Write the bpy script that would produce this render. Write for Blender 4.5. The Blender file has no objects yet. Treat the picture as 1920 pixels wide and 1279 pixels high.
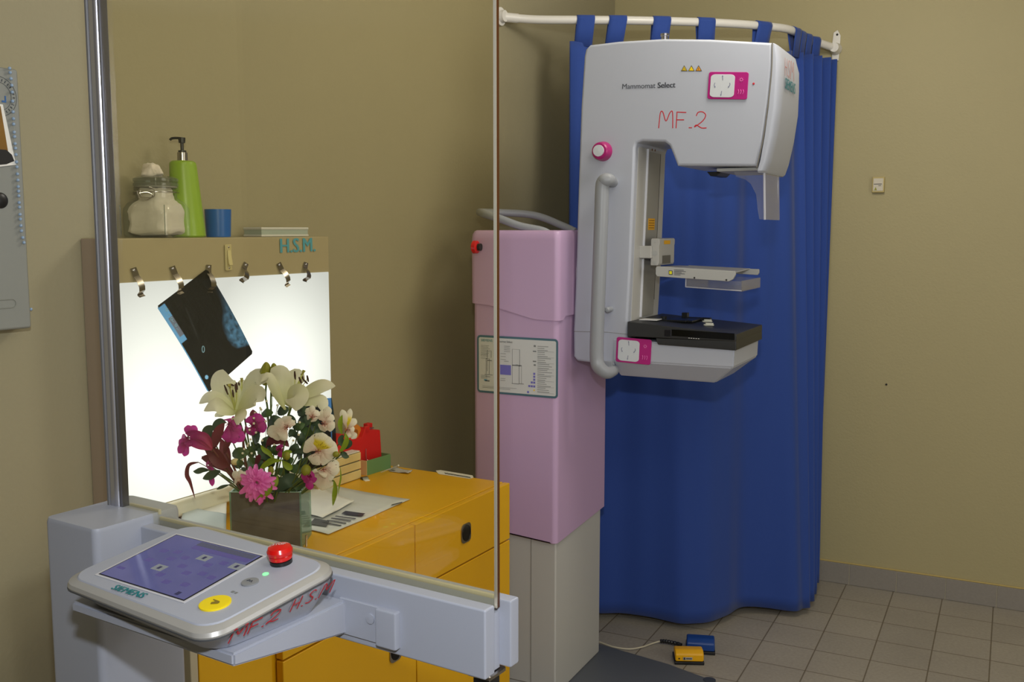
import bpy, bmesh, math, random
from mathutils import Vector, Matrix, Quaternion
C = bpy.context.scene.collection
random.seed(4)
R = math.radians
# ------------------------------------------------------------------ camera, light, exposure
F_PX, PITCH, YAW, CAM_H = 1860.0, R(6.426), R(26.788), 1.6
cd = bpy.data.cameras.new('camera'); cam = bpy.data.objects.new('camera', cd); C.objects.link(cam)
cd.sensor_width = 36; cd.lens = 36 * F_PX / 1920; cd.clip_start = .02
cam.location = (0, 0, CAM_H); cam.rotation_euler = (R(90) - PITCH, 0, YAW)
bpy.context.scene.camera = cam
vs = bpy.context.scene.view_settings
vs.view_transform = 'Standard'; vs.look = 'None'; vs.gamma = 1; vs.use_curve_mapping = False; vs.exposure = 0.0
w = bpy.data.worlds.new('world'); bpy.context.scene.world = w; w.use_nodes = True
w.node_tree.nodes['Background'].inputs[0].default_value = (1, .93, .8, 1)
w.node_tree.nodes['Background'].inputs[1].default_value = .05
def area(name, loc, target, sx, sy, power, col):
    l = bpy.data.lights.new(name, 'AREA'); l.shape = 'RECTANGLE'; l.size = sx; l.size_y = sy; l.energy = power; l.color = col
    o = bpy.data.objects.new(name, l); C.objects.link(o); o.location = loc
    o.rotation_euler = (Vector(target) - Vector(loc)).to_track_quat('-Z', 'Y').to_euler(); return o
FLASH = area('camera_flash', (.02, -.02, 1.92), (-1.2, 3.2, 1.35), .08, .05, 22, (.90, .95, 1.0))
_l = bpy.data.lights.new('ceiling_fill_light', 'POINT'); _l.energy = 31; _l.shadow_soft_size = .22; _l.color = (1.0, .95, .86)  # unseen point lamp, put in to brighten the upper walls near the corner
CEIL1 = bpy.data.objects.new('ceiling_fill_light', _l); C.objects.link(CEIL1); CEIL1.location = (-.5, 2.85, 2.66)
CEIL2 = area('ceiling_tube_light', (.9, .6, 2.93), (.9, .6, 0), 1.5, 1.0, 19, (1.0, .95, .86))
FILL = area('right_fill_light', (2.35, 1.6, 1.7), (-1.5, 2.2, 1.2), 1.6, 1.2, 21, (.97, .98, 1.0))  # added fill light before the right wall, which has no window

# ------------------------------------------------------------------ picture measurements -> places
cp, sp = math.cos(PITCH), math.sin(PITCH)
FW = Vector((-math.sin(YAW) * cp, math.cos(YAW) * cp, -sp)); RT = Vector((math.cos(YAW), math.sin(YAW), 0)); UP = RT.cross(FW)
EYE = Vector((0, 0, CAM_H))
def ray(x, y): return FW + RT * ((x - 960) / F_PX) - UP * ((y - 639.5) / F_PX)
class Frame:
    def __init__(s, o, ang=0, tilt=0):
        s.o = Vector(o); s.m = Matrix.Rotation(R(ang), 3, 'Z') @ Matrix.Rotation(R(tilt), 3, 'X')
        s.M = Matrix.Translation(s.o) @ s.m.to_4x4(); s.i = s.M.inverted()
    def hit(s, x, y, ax, v):
        k = 'xyz'.index(ax); n = s.m.col[k].copy(); P = s.o + n * v; r = ray(x, y)
        return s.i @ (EYE + r * ((P - EYE).dot(n) / r.dot(n)))
    def hx(s, x, y, v): return s.hit(x, y, 'x', v)
    def hy(s, x, y, v): return s.hit(x, y, 'y', v)
    def hz(s, x, y, v): return s.hit(x, y, 'z', v)

# ------------------------------------------------------------------ materials
MAT = {}
def mat(name, col, rough=.5, metal=0, spec=.5, noise=0, nscale=40, bump=0, bscale=300, emis=None, estr=0, coat=0, sheen=0, col2=None):
    if name in MAT: return MAT[name]
    m = bpy.data.materials.new(name); m.use_nodes = True; nt = m.node_tree; b = nt.nodes['Principled BSDF']
    c = tuple(((v / 255) / 12.92 if v / 255 <= .04045 else ((v / 255 + .055) / 1.055) ** 2.4) for v in col) + (1,)
    b.inputs['Base Color'].default_value = c; b.inputs['Roughness'].default_value = rough; b.inputs['Metallic'].default_value = metal
    b.inputs['Specular IOR Level'].default_value = spec; b.inputs['Coat Weight'].default_value = coat; b.inputs['Sheen Weight'].default_value = sheen
    if noise or bump: tc = nt.nodes.new('ShaderNodeTexCoord')
    if noise:
        n = nt.nodes.new('ShaderNodeTexNoise'); n.inputs['Scale'].default_value = nscale; n.inputs['Detail'].default_value = 4
        nt.links.new(tc.outputs['Object'], n.inputs['Vector'])
        mx = nt.nodes.new('ShaderNodeMix'); mx.data_type = 'RGBA'
        d = c if col2 is None else tuple(((v / 255) ** 2.2) for v in col2) + (1,)
        mx.inputs[6].default_value = tuple(min(1, v * (1 + noise)) for v in c[:3]) + (1,)
        mx.inputs[7].default_value = tuple(v * (1 - noise) for v in d[:3]) + (1,)
        nt.links.new(n.outputs['Fac'], mx.inputs[0]); nt.links.new(mx.outputs[2], b.inputs['Base Color'])
    if bump:
        n2 = nt.nodes.new('ShaderNodeTexNoise'); n2.inputs['Scale'].default_value = bscale; n2.inputs['Detail'].default_value = 3
        nt.links.new(tc.outputs['Object'], n2.inputs['Vector'])
        bp = nt.nodes.new('ShaderNodeBump'); bp.inputs['Strength'].default_value = bump; bp.inputs['Distance'].default_value = .002
        nt.links.new(n2.outputs['Fac'], bp.inputs['Height']); nt.links.new(bp.outputs['Normal'], b.inputs['Normal'])
    if emis is not None:
        b.inputs['Emission Color'].default_value = tuple((v / 255) ** 2.2 for v in emis) + (1,); b.inputs['Emission Strength'].default_value = estr
    MAT[name] = m; return m
def clear_mat(name, tint=(1, 1, 1), ior=1.45, rough=.03, haze=0.0, hazecol=(.8, .8, .8)):
    if name in MAT: return MAT[name]
    m = bpy.data.materials.new(name); m.use_nodes = True; nt = m.node_tree; nt.nodes.clear(); N = nt.nodes.new; L = nt.links.new
    o = N('ShaderNodeOutputMaterial'); t = N('ShaderNodeBsdfTransparent'); t.inputs[0].default_value = tint + (1,)
    g = N('ShaderNodeBsdfGlossy'); g.inputs['Roughness'].default_value = rough
    ge = N('ShaderNodeNewGeometry'); dt = N('ShaderNodeVectorMath'); dt.operation = 'DOT_PRODUCT'; L(ge.outputs['Normal'], dt.inputs[0]); L(ge.outputs['Incoming'], dt.inputs[1])
    ab = N('ShaderNodeMath'); ab.operation = 'ABSOLUTE'; L(dt.outputs['Value'], ab.inputs[0]); om = N('ShaderNodeMath'); om.operation = 'SUBTRACT'; om.inputs[0].default_value = 1; L(ab.outputs[0], om.inputs[1])
    pw = N('ShaderNodeMath'); pw.operation = 'POWER'; pw.inputs[1].default_value = 5; L(om.outputs[0], pw.inputs[0]); f0_ = ((ior - 1) / (ior + 1)) ** 2
    fr = N('ShaderNodeMath'); fr.operation = 'MULTIPLY_ADD'; fr.inputs[1].default_value = 1 - f0_; fr.inputs[2].default_value = f0_; L(pw.outputs[0], fr.inputs[0])
    mx = N('ShaderNodeMixShader'); L(fr.outputs[0], mx.inputs[0]); L(t.outputs[0], mx.inputs[1]); L(g.outputs[0], mx.inputs[2]); last = mx
    if haze:
        d = N('ShaderNodeBsdfDiffuse'); d.inputs[0].default_value = hazecol + (1,)
        m2 = N('ShaderNodeMixShader'); m2.inputs[0].default_value = haze; L(mx.outputs[0], m2.inputs[1]); L(d.outputs[0], m2.inputs[2]); last = m2
    L(last.outputs[0], o.inputs[0]); MAT[name] = m; return m
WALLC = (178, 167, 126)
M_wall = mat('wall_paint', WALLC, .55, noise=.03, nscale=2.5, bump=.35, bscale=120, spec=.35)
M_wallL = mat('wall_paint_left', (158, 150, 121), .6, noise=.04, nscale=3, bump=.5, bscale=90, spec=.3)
M_ceil = mat('ceiling_paint', (215, 208, 190), .8, noise=.02)
M_white = mat('white_plastic', (180, 184, 195), .38, bump=.08, bscale=900)
M_whiteC = mat('console_white', (162, 166, 180), .42, bump=.08, bscale=900)
M_beige = mat('beige_plastic', (190, 188, 182), .45, bump=.08, bscale=900)
M_pink = mat('pink_plastic', (194, 162, 196), .42, bump=.06, bscale=900)
M_grey = mat('grey_plastic', (150, 153, 158), .4)
M_greylt = mat('light_grey', (178, 178, 174), .4)
M_dark = mat('dark_gap', (22, 20, 20), .6)
M_black = mat('black_plastic', (24, 25, 27), .35)
M_tableb = mat('carbon_black', (38, 39, 40), .45, noise=.15, nscale=200)
M_mag = mat('magenta_pad', (176, 28, 120), .35)
M_magk = mat('magenta_knob', (165, 22, 105), .35)
M_key = mat('key_white', (204, 208, 212), .4)
M_teal = mat('teal_print', (0, 118, 128), .5)
M_red = mat('red_plastic', (205, 14, 12), .25, coat=.4)
M_redink = mat('red_marker', (190, 30, 45), .5)
M_ink = mat('print_dark', (50, 52, 60), .6)
M_inkg = mat('print_grey', (120, 122, 122), .6)
M_yel = mat('warning_yellow', (236, 200, 10), .5)
M_stick = mat('orange_sticker', (240, 176, 10), .5)
M_alu = mat('brushed_aluminium', (188, 188, 200), .22, metal=1)
M_steel = mat('steel', (165, 160, 155), .25, metal=1)
M_cab = mat('yellow_laminate', (222, 168, 20), .33, noise=.05, nscale=5, bump=.05, bscale=500, spec=.4)
M_cabe = mat('cabinet_end_panel', (186, 176, 150), .5)
M_blue = mat('curtain_blue', (38, 70, 148), .85, noise=.08, nscale=300, bump=.2, bscale=700, sheen=.15)
M_rod = mat('rod_white', (225, 222, 215), .3)
M_paper = mat('paper_white', (226, 226, 222), .7, noise=.04, nscale=15)
M_lb = mat('light_box_beige', (168, 156, 122), .5, noise=.04, nscale=30)
M_lbs = mat('light_box_side', (166, 148, 128), .5)
M_glassE = mat('lead_glass_edge', (78, 45, 22), .15)

# ------------------------------------------------------------------ mesh helpers
def new(): return bmesh.new()
def box(bm, x0, x1, y0, y1, z0, z1, bevel=0, seg=2, mi=0):
    vs_ = [bm.verts.new(p) for p in [(x0, y0, z0), (x1, y0, z0), (x1, y1, z0), (x0, y1, z0), (x0, y0, z1), (x1, y0, z1), (x1, y1, z1), (x0, y1, z1)]]
    fs = [bm.faces.new([vs_[i] for i in f]) for f in [(3, 2, 1, 0), (4, 5, 6, 7), (0, 1, 5, 4), (1, 2, 6, 5), (2, 3, 7, 6), (3, 0, 4, 7)]]
    for f in fs: f.material_index = mi
    if bevel:
        es = list({e for f in fs for e in f.edges}); bm.normal_update(); bmesh.ops.bevel(bm, geom=es, offset=bevel, segments=seg, affect='EDGES', profile=.5, clamp_overlap=True, material=mi)
    bm.normal_update(); return vs_
def prism(bm, pts, vec, bevel=0, seg=2, mi=0, ang=25):
    vec = Vector(vec); a = [bm.verts.new(p) for p in pts]; b = [bm.verts.new(Vector(p) + vec) for p in pts]; n = len(pts)
    fs = [bm.faces.new(a), bm.faces.new(b[::-1])] + [bm.faces.new([a[i], b[i], b[(i + 1) % n], a[(i + 1) % n]]) for i in range(n)]
    for f in fs: f.material_index = mi
    bmesh.ops.recalc_face_normals(bm, faces=fs)
    if bevel:
        es = [e for e in {e for f in fs for e in f.edges} if len(e.link_faces) == 2 and e.calc_face_angle() > R(ang)]
        bmesh.ops.bevel(bm, geom=es, offset=bevel, segments=seg, affect='EDGES', profile=.5, clamp_overlap=True, material=mi)
def slab(bm, pts, y0, y1, r=.008, n=4, mi=0):
    """outline (x, z) given depth y0..y1 with rounded rims"""
    P = [Vector((p[0], p[-1])) for p in pts]; ar = sum(P[i].x * P[(i + 1) % len(P)].y - P[(i + 1) % len(P)].x * P[i].y for i in range(len(P))); sg = 1 if ar > 0 else -1; N = []
    for i in range(len(P)):
        a = (P[i] - P[i - 1]).normalized(); b = (P[(i + 1) % len(P)] - P[i]).normalized(); na = Vector((-a.y, a.x)) * sg; nb = Vector((-b.y, b.x)) * sg; m = (na + nb); m = m.normalized() if m.length > 1e-6 else na
        N.append(m / max(.5, m.dot(na)))
    def lp(ins, y): return [(p.x + q.x * ins, y, p.y + q.y * ins) for p, q in zip(P, N)]
    L = []
    for k in range(n + 1): a = R(90 * k / n); L.append(lp(r * (1 - math.sin(a)), y0 + r * (1 - math.cos(a))))
    for k in range(n + 1): a = R(90 - 90 * k / n); L.append(lp(r * (1 - math.sin(a)), y1 - r * (1 - math.cos(a))))
    return loft(bm, L, mi=mi)
def rrect(w, d, r, n=6, cx=0, cy=0):
    out = []
    for (sx, sy, a0) in ((1, 1, 0), (-1, 1, 90), (-1, -1, 180), (1, -1, 270)):
        for k in range(n + 1):
            a = R(a0 + 90 * k / n); out.append((cx + sx * (w / 2 - r) + r * math.cos(a), cy + sy * (d / 2 - r) + r * math.sin(a)))
    return out
def loft(bm, loops, cap=True, mi=0, close=False):
    L = [[bm.verts.new(p) for p in lp] for lp in loops]; n = len(L[0]); fs = []
    for i in range(len(L) - 1 + (1 if close else 0)):
        A, B = L[i], L[(i + 1) % len(L)]
        for k in range(n): fs.append(bm.faces.new([A[k], A[(k + 1) % n], B[(k + 1) % n], B[k]]))
    if cap and not close: fs += [bm.faces.new(L[0][::-1]), bm.faces.new(L[-1])]
    for f in fs: f.material_index = mi
    bmesh.ops.recalc_face_normals(bm, faces=fs); return fs
def lathe(bm, prof, n=24, cx=0, cy=0, mi=0, axis='z', o=None):
    lps = []
    for r_, z in prof:
        r_ = max(r_, 1e-5); lp = []
        for k in range(n):
            a = 2 * math.pi * k / n; p = (r_ * math.cos(a), r_ * math.sin(a), z)
            if axis == 'x': p = (z, p[0], p[1])
            if axis == 'y': p = (p[0], z, p[1])
            lp.append(Vector(p) + (Vector(o) if o is not None else Vector((cx, cy, 0))))
        lps.append(lp)
    return loft(bm, lps, mi=mi)
def spline(pts, n=8):
    P = [Vector(p) for p in pts]; out = []
    for i in range(len(P) - 1):
        p0, p1, p2, p3 = P[max(i - 1, 0)], P[i], P[i + 1], P[min(i + 2, len(P) - 1)]
        for k in range(n):
            t = k / n; out.append(.5 * ((2 * p1) + (p2 - p0) * t + (2 * p0 - 5 * p1 + 4 * p2 - p3) * t * t + (3 * p1 - p0 - 3 * p2 + p3) * t ** 3))
    return out + [P[-1]]
def tube(bm, pts, r, n=8, mi=0, rf=None, flat=1, up=None, nf_=1):
    P = [Vector(p) for p in pts]; lps = []; N = None
    for i, p in enumerate(P):
        t = (P[min(i + 1, len(P) - 1)] - P[max(i - 1, 0)])
        t = t.normalized() if t.length > 1e-9 else Vector((0, 0, 1))
        if N is None:
            u = Vector(up) if up is not None else (Vector((0, 0, 1)) if abs(t.z) < .9 else Vector((1, 0, 0))); N = (u - t * u.dot(t)).normalized()
        else:
            N = (N - t * N.dot(t)); N = N.normalized() if N.length > 1e-6 else t.orthogonal().normalized()
        B = t.cross(N); rr = r * (rf(i / (len(P) - 1)) if rf else 1)
        lps.append([p + N * (rr * nf_ * math.cos(2 * math.pi * k / n)) + B * (rr * flat * math.sin(2 * math.pi * k / n)) for k in range(n)])
    return loft(bm, lps, mi=mi)
def blade(bm, pts, width, nrm, cup=.2, wpos=.5, nu=8, nt=18, mi=0, tipw=.02, wave=0, thick=0, point=1.0):
    """petal or leaf: surface swept along a curved centre line; uv = (across, along)"""
    uvl = bm.loops.layers.uv.verify(); P = spline(pts, max(2, nt // (len(pts) - 1))); n = len(P); nrm = Vector(nrm).normalized(); rows = []
    ph = random.random() * 6
    for i, p in enumerate(P):
        t = i / (n - 1); tg = (P[min(i + 1, n - 1)] - P[max(i - 1, 0)]).normalized(); s = tg.cross(nrm)
        if s.length < 1e-4: s = tg.orthogonal()
        s.normalize(); nn = s.cross(tg)
        a = t ** (math.log(.5) / math.log(wpos)); wd = width * max(tipw, math.sin(math.pi * min(max(a, 0), 1)) ** (.75 if a < .5 else point)) if t < 1 else width * tipw
        if t == 0: wd = width * .22
        rows.append([bm.verts.new(p + s * (wd / 2 * (2 * k / nu - 1)) + nn * (cup * wd * ((2 * k / nu - 1) ** 2) + wave * math.sin(t * 9 + ph + k) * (2 * k / nu - 1) * wd)) for k in range(nu + 1)])
    for i in range(n - 1):
        for k in range(nu):
            f = bm.faces.new([rows[i][k], rows[i][k + 1], rows[i + 1][k + 1], rows[i + 1][k]]); f.material_index = mi; f.smooth = True
            for lp, (a, b) in zip(f.loops, ((k, i), (k + 1, i), (k + 1, i + 1), (k, i + 1))): lp[uvl].uv = (a / nu, b / (n - 1))
def ball(bm, c, r, sx=1, sy=1, sz=1, mi=0, u=10, v=7):
    r0 = bmesh.ops.create_uvsphere(bm, u_segments=u, v_segments=v, radius=r, matrix=Matrix.Translation(c) @ Matrix.Diagonal((sx, sy, sz, 1)))
    for f in {f for v_ in r0['verts'] for f in v_.link_faces}: f.material_index = mi; f.smooth = True
def link(name, bm, mats, parent=None, F=None, sharp=32):
    me = bpy.data.meshes.new(name)
    bm.normal_update()
    for f in bm.faces: f.smooth = True
    for e in bm.edges: e.smooth = not (len(e.link_faces) == 2 and e.calc_face_angle(0) > R(sharp))
    bm.to_mesh(me); bm.free(); o = bpy.data.objects.new(name, me); C.objects.link(o)
    for m in (mats if isinstance(mats, (list, tuple)) else [mats]): me.materials.append(m)
    if sharp < 90: wn = o.modifiers.new('normals', 'WEIGHTED_NORMAL'); wn.keep_sharp = True
    if parent: o.parent = parent
    elif F is not None: o.matrix_world = F.M
    return o
def thing(name, label, cat, F=None, group=None):
    o = bpy.data.objects.new(name, None); C.objects.link(o); o['label'] = label; o['category'] = cat; o.empty_display_size = .05
    if F is not None: o.matrix_world = F.M
    if group: o['group'] = group
    return o
def tag(o, label, cat, group=None):
    o['label'] = label; o['category'] = cat
    if group: o['group'] = group
    return o
def structure(name, bm, m, F=None):
    o = link(name, bm, m, None, F); o['kind'] = 'structure'; return o
def text(s, a, b, n, m, parent, name='lettering', hfac=1, shear=0, bold=0, label=None, squash=None, heavy=0):
    """flat lettering whose baseline runs from a to b (parent's space) facing n"""
    cu = bpy.data.curves.new('t', 'FONT'); cu.body = s; cu.size = 1; cu.shear = shear; cu.offset = bold; cu.resolution_u = 3
    t = bpy.data.objects.new('t', cu); C.objects.link(t); dg = bpy.context.evaluated_depsgraph_get(); dg.update()
    me = bpy.data.meshes.new_from_object(t.evaluated_get(dg)); bpy.data.objects.remove(t)
    xs = [v.co.x for v in me.vertices]; x0, x1 = min(xs), max(xs); a = Vector(a); b = Vector(b); X = (b - a); k = X.length / (x1 - x0); X.normalize(); n = Vector(n).normalized(); Y = n.cross(X)
    for v in me.vertices:
        x, y = (v.co.x - x0) * k, v.co.y * k * hfac; v.co = a + X * x + Y * y + n * .0012
    if heavy:
        b2 = bmesh.new(); b2.from_mesh(me)
        for q in (1, 2):
            g_ = bmesh.ops.duplicate(b2, geom=[f for f in b2.faces if f.index >= 0][:len(me.polygons)]); 
            for v in g_['geom']:
                if isinstance(v, bmesh.types.BMVert): v.co += X * (heavy * k * q) + n * (.00004 * q)
        b2.to_mesh(me); b2.free()
    me.materials.append(m); me.name = name
    o = bpy.data.objects.new(name, me); C.objects.link(o); o.parent = parent
    if label: o['label'] = label
    return o
GL = {'M': [[(0, 0), (.05, .95), (.2, 1), (.42, .45), (.62, .95), (.78, 1), (.85, 0)]], 'F': [[(.05, 0), (.05, 1)], [(.02, 1), (.6, .97)], [(.05, .52), (.5, .52)]],
      '.': [[(.1, .02), (.2, .02)]], '-': [[(.05, .03), (.25, .03)]], '2': [[(.05, .75), (.15, .97), (.4, 1), (.6, .8), (.45, .45), (.0, .08), (.1, .2), (.4, .02), (.7, .02)]],
      'H': [[(.05, 0), (.05, 1)], [(.55, 0), (.55, 1)], [(.05, .5), (.55, .5)]], 'S': [[(.5, .88), (.3, 1), (.08, .8), (.25, .55), (.48, .3), (.3, .03), (.02, .12)]], ' ': []}
GW = {'M': 1.0, 'F': .75, '.': .35, '-': .4, '2': .8, 'H': .75, 'S': .68, ' ': .6}
def hand(s, a, b, n, h, r, m, parent, name='handwriting', label=None):
    a = Vector(a); b = Vector(b); X = b - a; W = sum(GW[c] for c in s); k = X.length / W; X.normalize(); n = Vector(n).normalized(); Y = n.cross(X); bm = new(); cx = 0
    for c in s:
        for st in GL[c]:
            P = [a + X * ((cx + p[0]) * k) + Y * (p[1] * h) for p in st]; P = spline(P, 5) if c in 'MS2' else P
            tube(bm, P, r, 8, up=tuple(n), nf_=.3)
        cx += GW[c]
    o = link(name, bm, m, parent)
    if label: o['label'] = label
    return o
def quad(bm, P, mi=0, n=None, th=.0006):
    n = Vector(n); prism(bm, P, n * th, mi=mi)

# ------------------------------------------------------------------ the room
WY = 4.571; COR = (-1.758, WY); A1 = 4.1
W1 = Frame((COR[0], COR[1], 0), 90 - A1)         # x along the wall, y into it
HT = 3.0
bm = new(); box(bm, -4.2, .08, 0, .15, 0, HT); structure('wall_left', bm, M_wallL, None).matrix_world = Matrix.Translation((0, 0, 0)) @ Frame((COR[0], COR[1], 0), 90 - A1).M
bm = new(); box(bm, -1.95, 2.6, WY, WY + .15, 0, HT); structure('wall_back', bm, M_wall)
bm = new(); box(bm, 2.5, 2.65, -1.7, WY + .15, 0, HT); structure('wall_right', bm, M_wall)
bm = new(); box(bm, -2.5, 2.65, -1.75, -1.6, 0, HT); structure('wall_front', bm, M_wall)
# w2 lower wall goes slightly olive: same paint
def tiles():
    m = bpy.data.materials.new('floor_tiles'); m.use_nodes = True; nt = m.node_tree; b = nt.nodes['Principled BSDF']; N = nt.nodes.new; L = nt.links.new
    tc = N('ShaderNodeTexCoord'); mp = N('ShaderNodeMapping'); L(tc.outputs['Object'], mp.inputs[0])
    mp.inputs['Location'].default_value = (.0055, .029, 0)
    br = N('ShaderNodeTexBrick'); br.offset = 0; br.inputs['Scale'].default_value = 1; br.inputs['Brick Width'].default_value = .2; br.inputs['Row Height'].default_value = .2
    br.inputs['Mortar Size'].default_value = .0028; br.inputs['Mortar Smooth'].default_value = .3; br.inputs['Bias'].default_value = -.2
    br.inputs['Color1'].default_value = (.36, .325, .27, 1); br.inputs['Color2'].default_value = (.32, .29, .245, 1); br.inputs['Mortar'].default_value = (.17, .14, .10, 1)
    L(mp.outputs[0], br.inputs['Vector'])
    n = N('ShaderNodeTexNoise'); n.inputs['Scale'].default_value = 90; n.inputs['Detail'].default_value = 5; L(tc.outputs['Object'], n.inputs['Vector'])
    n2 = N('ShaderNodeTexNoise'); n2.inputs['Scale'].default_value = 3; L(tc.outputs['Object'], n2.inputs['Vector'])
    r = N('ShaderNodeMapRange'); r.inputs[3].default_value = .8; r.inputs[4].default_value = 1.2; L(n.outputs[0], r.inputs[0])
    r2 = N('ShaderNodeMapRange'); r2.inputs[3].default_value = .85; r2.inputs[4].default_value = 1.15; L(n2.outputs[0], r2.inputs[0])
    mm = N('ShaderNodeMath'); mm.operation = 'MULTIPLY'; L(r.outputs[0], mm.inputs[0]); L(r2.outputs[0], mm.inputs[1])
    v = N('ShaderNodeVectorMath'); v.operation = 'SCALE'; L(br.outputs['Color'], v.inputs[0]); L(mm.outputs[0], v.inputs['Scale']); L(v.outputs[0], b.inputs['Base Color'])
    b.inputs['Roughness'].default_value = .5; b.inputs['Specular IOR Level'].default_value = .3
    bp = N('ShaderNodeBump'); bp.inputs['Strength'].default_value = .5; bp.inputs['Distance'].default_value = .001; bp.invert = True; L(br.outputs['Fac'], bp.inputs['Height']); L(bp.outputs[0], b.inputs['Normal'])
    return m
M_tile = tiles()
bm = new(); box(bm, -2.6, 2.65, -1.75, WY + .15, -.1, 0); structure('floor', bm, M_tile)
bm = new(); box(bm, -2.6, 2.65, -1.75, WY + .15, HT, HT + .1); structure('ceiling', bm, M_ceil)
def skirting(name, length, F):
    bm = new(); x = -length
    M_sk = mat('skirting_tile', (146, 140, 132), .45, noise=.1, nscale=120); M_gr = mat('light_grout', (196, 188, 165), .7)
    off = .0055 if name == 'baseboard_back' else 0
    box(bm, -length, 0, -.008, 0, 0, .094, mi=1)
    k = 0
    while k * .2 < length:
        box(bm, -length + k * .2 + .0015 + off, min(-length + (k + 1) * .2 - .0015 + off, 0), -.012, -.001, .001, .095, .001, 1, 0); k += 1
    box(bm, -length, 0, -.009, 0, .0945, .101, .002, 1, 2)
    o = structure(name, bm, [M_sk, M_gr, mat('paint_edge', (190, 168, 104), .6)], F); return o
skirting('baseboard_back', 4.2, Frame((2.4, WY, 0)))
skirting('baseboard_left', 4.0, W1)

# ------------------------------------------------------------------ wall switch plate and nail hole on the far wall
WR = Frame((0, WY, 0))
a = WR.hy(1636, 332, -.01); b = WR.hy(1658, 361, -.01)
F = Frame(((a.x + b.x) / 2, WY, b.z)); t = thing('wall_plate', 'small cream framed plate with a printed notice fixed on the far yellow wall', 'wall plate', F)
wd, hh = b.x - a.x, a.z - b.z
bm = new(); box(bm, -wd / 2, wd / 2, -.018, 0, 0, hh, .003); link('frame', bm, mat('cream_frame', (190, 172, 112), .5), t)
bm = new(); box(bm, -wd * .4, wd * .4, -.0195, -.017, hh * .1, hh * .9, .001, 1); nt_ = link('notice', bm, mat('notice_paper', (214, 206, 186), .6), t)
bm = new(); quad(bm, [(-wd * .34, -.0196, hh * .52), (wd * .3, -.0196, hh * .52), (wd * .3, -.0196, hh * .56), (-wd * .34, -.0196, hh * .56)], 0, (0, -1, 0))
quad(bm, [(wd * .02, -.0196, hh * .42), (wd * .25, -.0196, hh * .42), (wd * .25, -.0196, hh * .45), (wd * .02, -.0196, hh * .45)], 0, (0, -1, 0))
quad(bm, [(-wd * .3, -.0196, hh * .15), (-wd * .08, -.0196, hh * .15), (-wd * .19, -.0196, hh * .36)], 1, (0, -1, 0)); link('print', bm, [M_ink, mat('olive_print', (150, 150, 30), .5)], nt_)
p = WR.hy(1662, 721, 0); bm = new(); lathe(bm, [(.0045, 0), (.004, -.004), (.0005, -.006)], 10, axis='y', o=(p.x, WY, p.z)); tag(link('wall_plug', bm, M_dark), 'tiny dark plug in the far wall well below the cream plate', 'wall plug')

# ------------------------------------------------------------------ curtain rod and curtain
RZ = 2.415
def zfl(x, y, z): return Frame((0, 0, 0)).hz(x, y, z)
rodpts = [W1.M @ W1.hy(935, 37, -.0)] + [zfl(x, y, RZ) for x, y in ((1000, 36.5), (1090, 37.5), (1158, 38), (1240, 39.5), (1323, 42), (1390, 45.5), (1430, 49), (1478, 55))]
rodpts[0].z = RZ + .005
rodpts += [Vector((-.835, 4.40, RZ - .010)), Vector((-.79, 4.475, RZ - .024)), Vector((-.748, 4.53, RZ - .036)), Vector((-.735, WY - .004, RZ - .040))]
t = thing('curtain_rod', 'bent white curtain rod running from the left wall round to the far wall', 'curtain rod')
ROD = spline(rodpts, 8)
bm = new(); tube(bm, ROD, .0165, 14); link('rod', bm, M_rod, t)
bm = new(); q = ROD[3]; tube(bm, [ROD[0], ROD[2], ROD[5]], .0185, 14); link('end_socket', bm, M_rod, t)
e = rodpts[-1]
bm = new(); prism(bm, [(e.x - .0 + dx, WY - .001, e.z + dz) for dx, dz in ((-.013, -.05), (.013, -.05), (.016, .0), (.018, .055), (.005, .08), (-.012, .07), (-.018, 0))], (0, -.008, 0), .002)
lathe(bm, [(.026, 0), (.026, -.012), (.02, -.03), (.019, -.05)], 16, axis='y', o=(e.x, WY - .004, e.z)); br = link('wall_bracket', bm, M_rod, t)
bm = new(); lathe(bm, [(.005, 0), (.004, -.003), (.0005, -.004)], 8, axis='y', o=(e.x + .004, WY - .009, e.z + .06)); link('screw', bm, M_dark, br)
bm = new(); f0 = rodpts[0]; n1 = (W1.m @ Vector((0, -1, 0)))
tube(bm, [f0, f0 + n1 * .012], .035, 16); tube(bm, [f0 + Vector((0, 0, .0)), f0 + n1 * .03], .022, 16); link('wall_bracket', bm, M_rod, t)
# cumulative length on the rod
cum = [0]
for i in range(1, len(ROD)): cum.append(cum[-1] + (ROD[i] - ROD[i - 1]).length)
def on_rod(s):
    s = max(0, min(cum[-1] - 1e-4, s))
    for i in range(1, len(ROD)):
        if cum[i] >= s:
            k = (s - cum[i - 1]) / (cum[i] - cum[i - 1]); return ROD[i - 1].lerp(ROD[i], k), (ROD[i] - ROD[i - 1]).normalized()
def prj(P):
    d = Vector(P) - EYE; w_ = d.dot(FW); return 960 + F_PX * d.dot(RT) / w_, 639.5 - F_PX * d.dot(UP) / w_
def rod_at_px(x):
    best = min(range(len(ROD)), key=lambda i: abs(prj(ROD[i])[0] - x)); 
    i = max(0, min(best, len(ROD) - 2)); 
    for j in range(len(ROD) - 1):
        xa, xb = prj(ROD[j])[0], prj(ROD[j + 1])[0]
        if xa <= x <= xb: return cum[j] + (x - xa) / (xb - xa) * (cum[j + 1] - cum[j])
    return cum[i]
M_blueT = M_blue
HEM = 2.333
t = thing('curtain', 'long blue tab top curtain hanging from the bent white rod behind the x-ray machine', 'curtain')
s0, s1 = rod_at_px(1068), cum[-1] - .015
sb = rod_at_px(1488)                       # where the folds get tight
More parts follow.
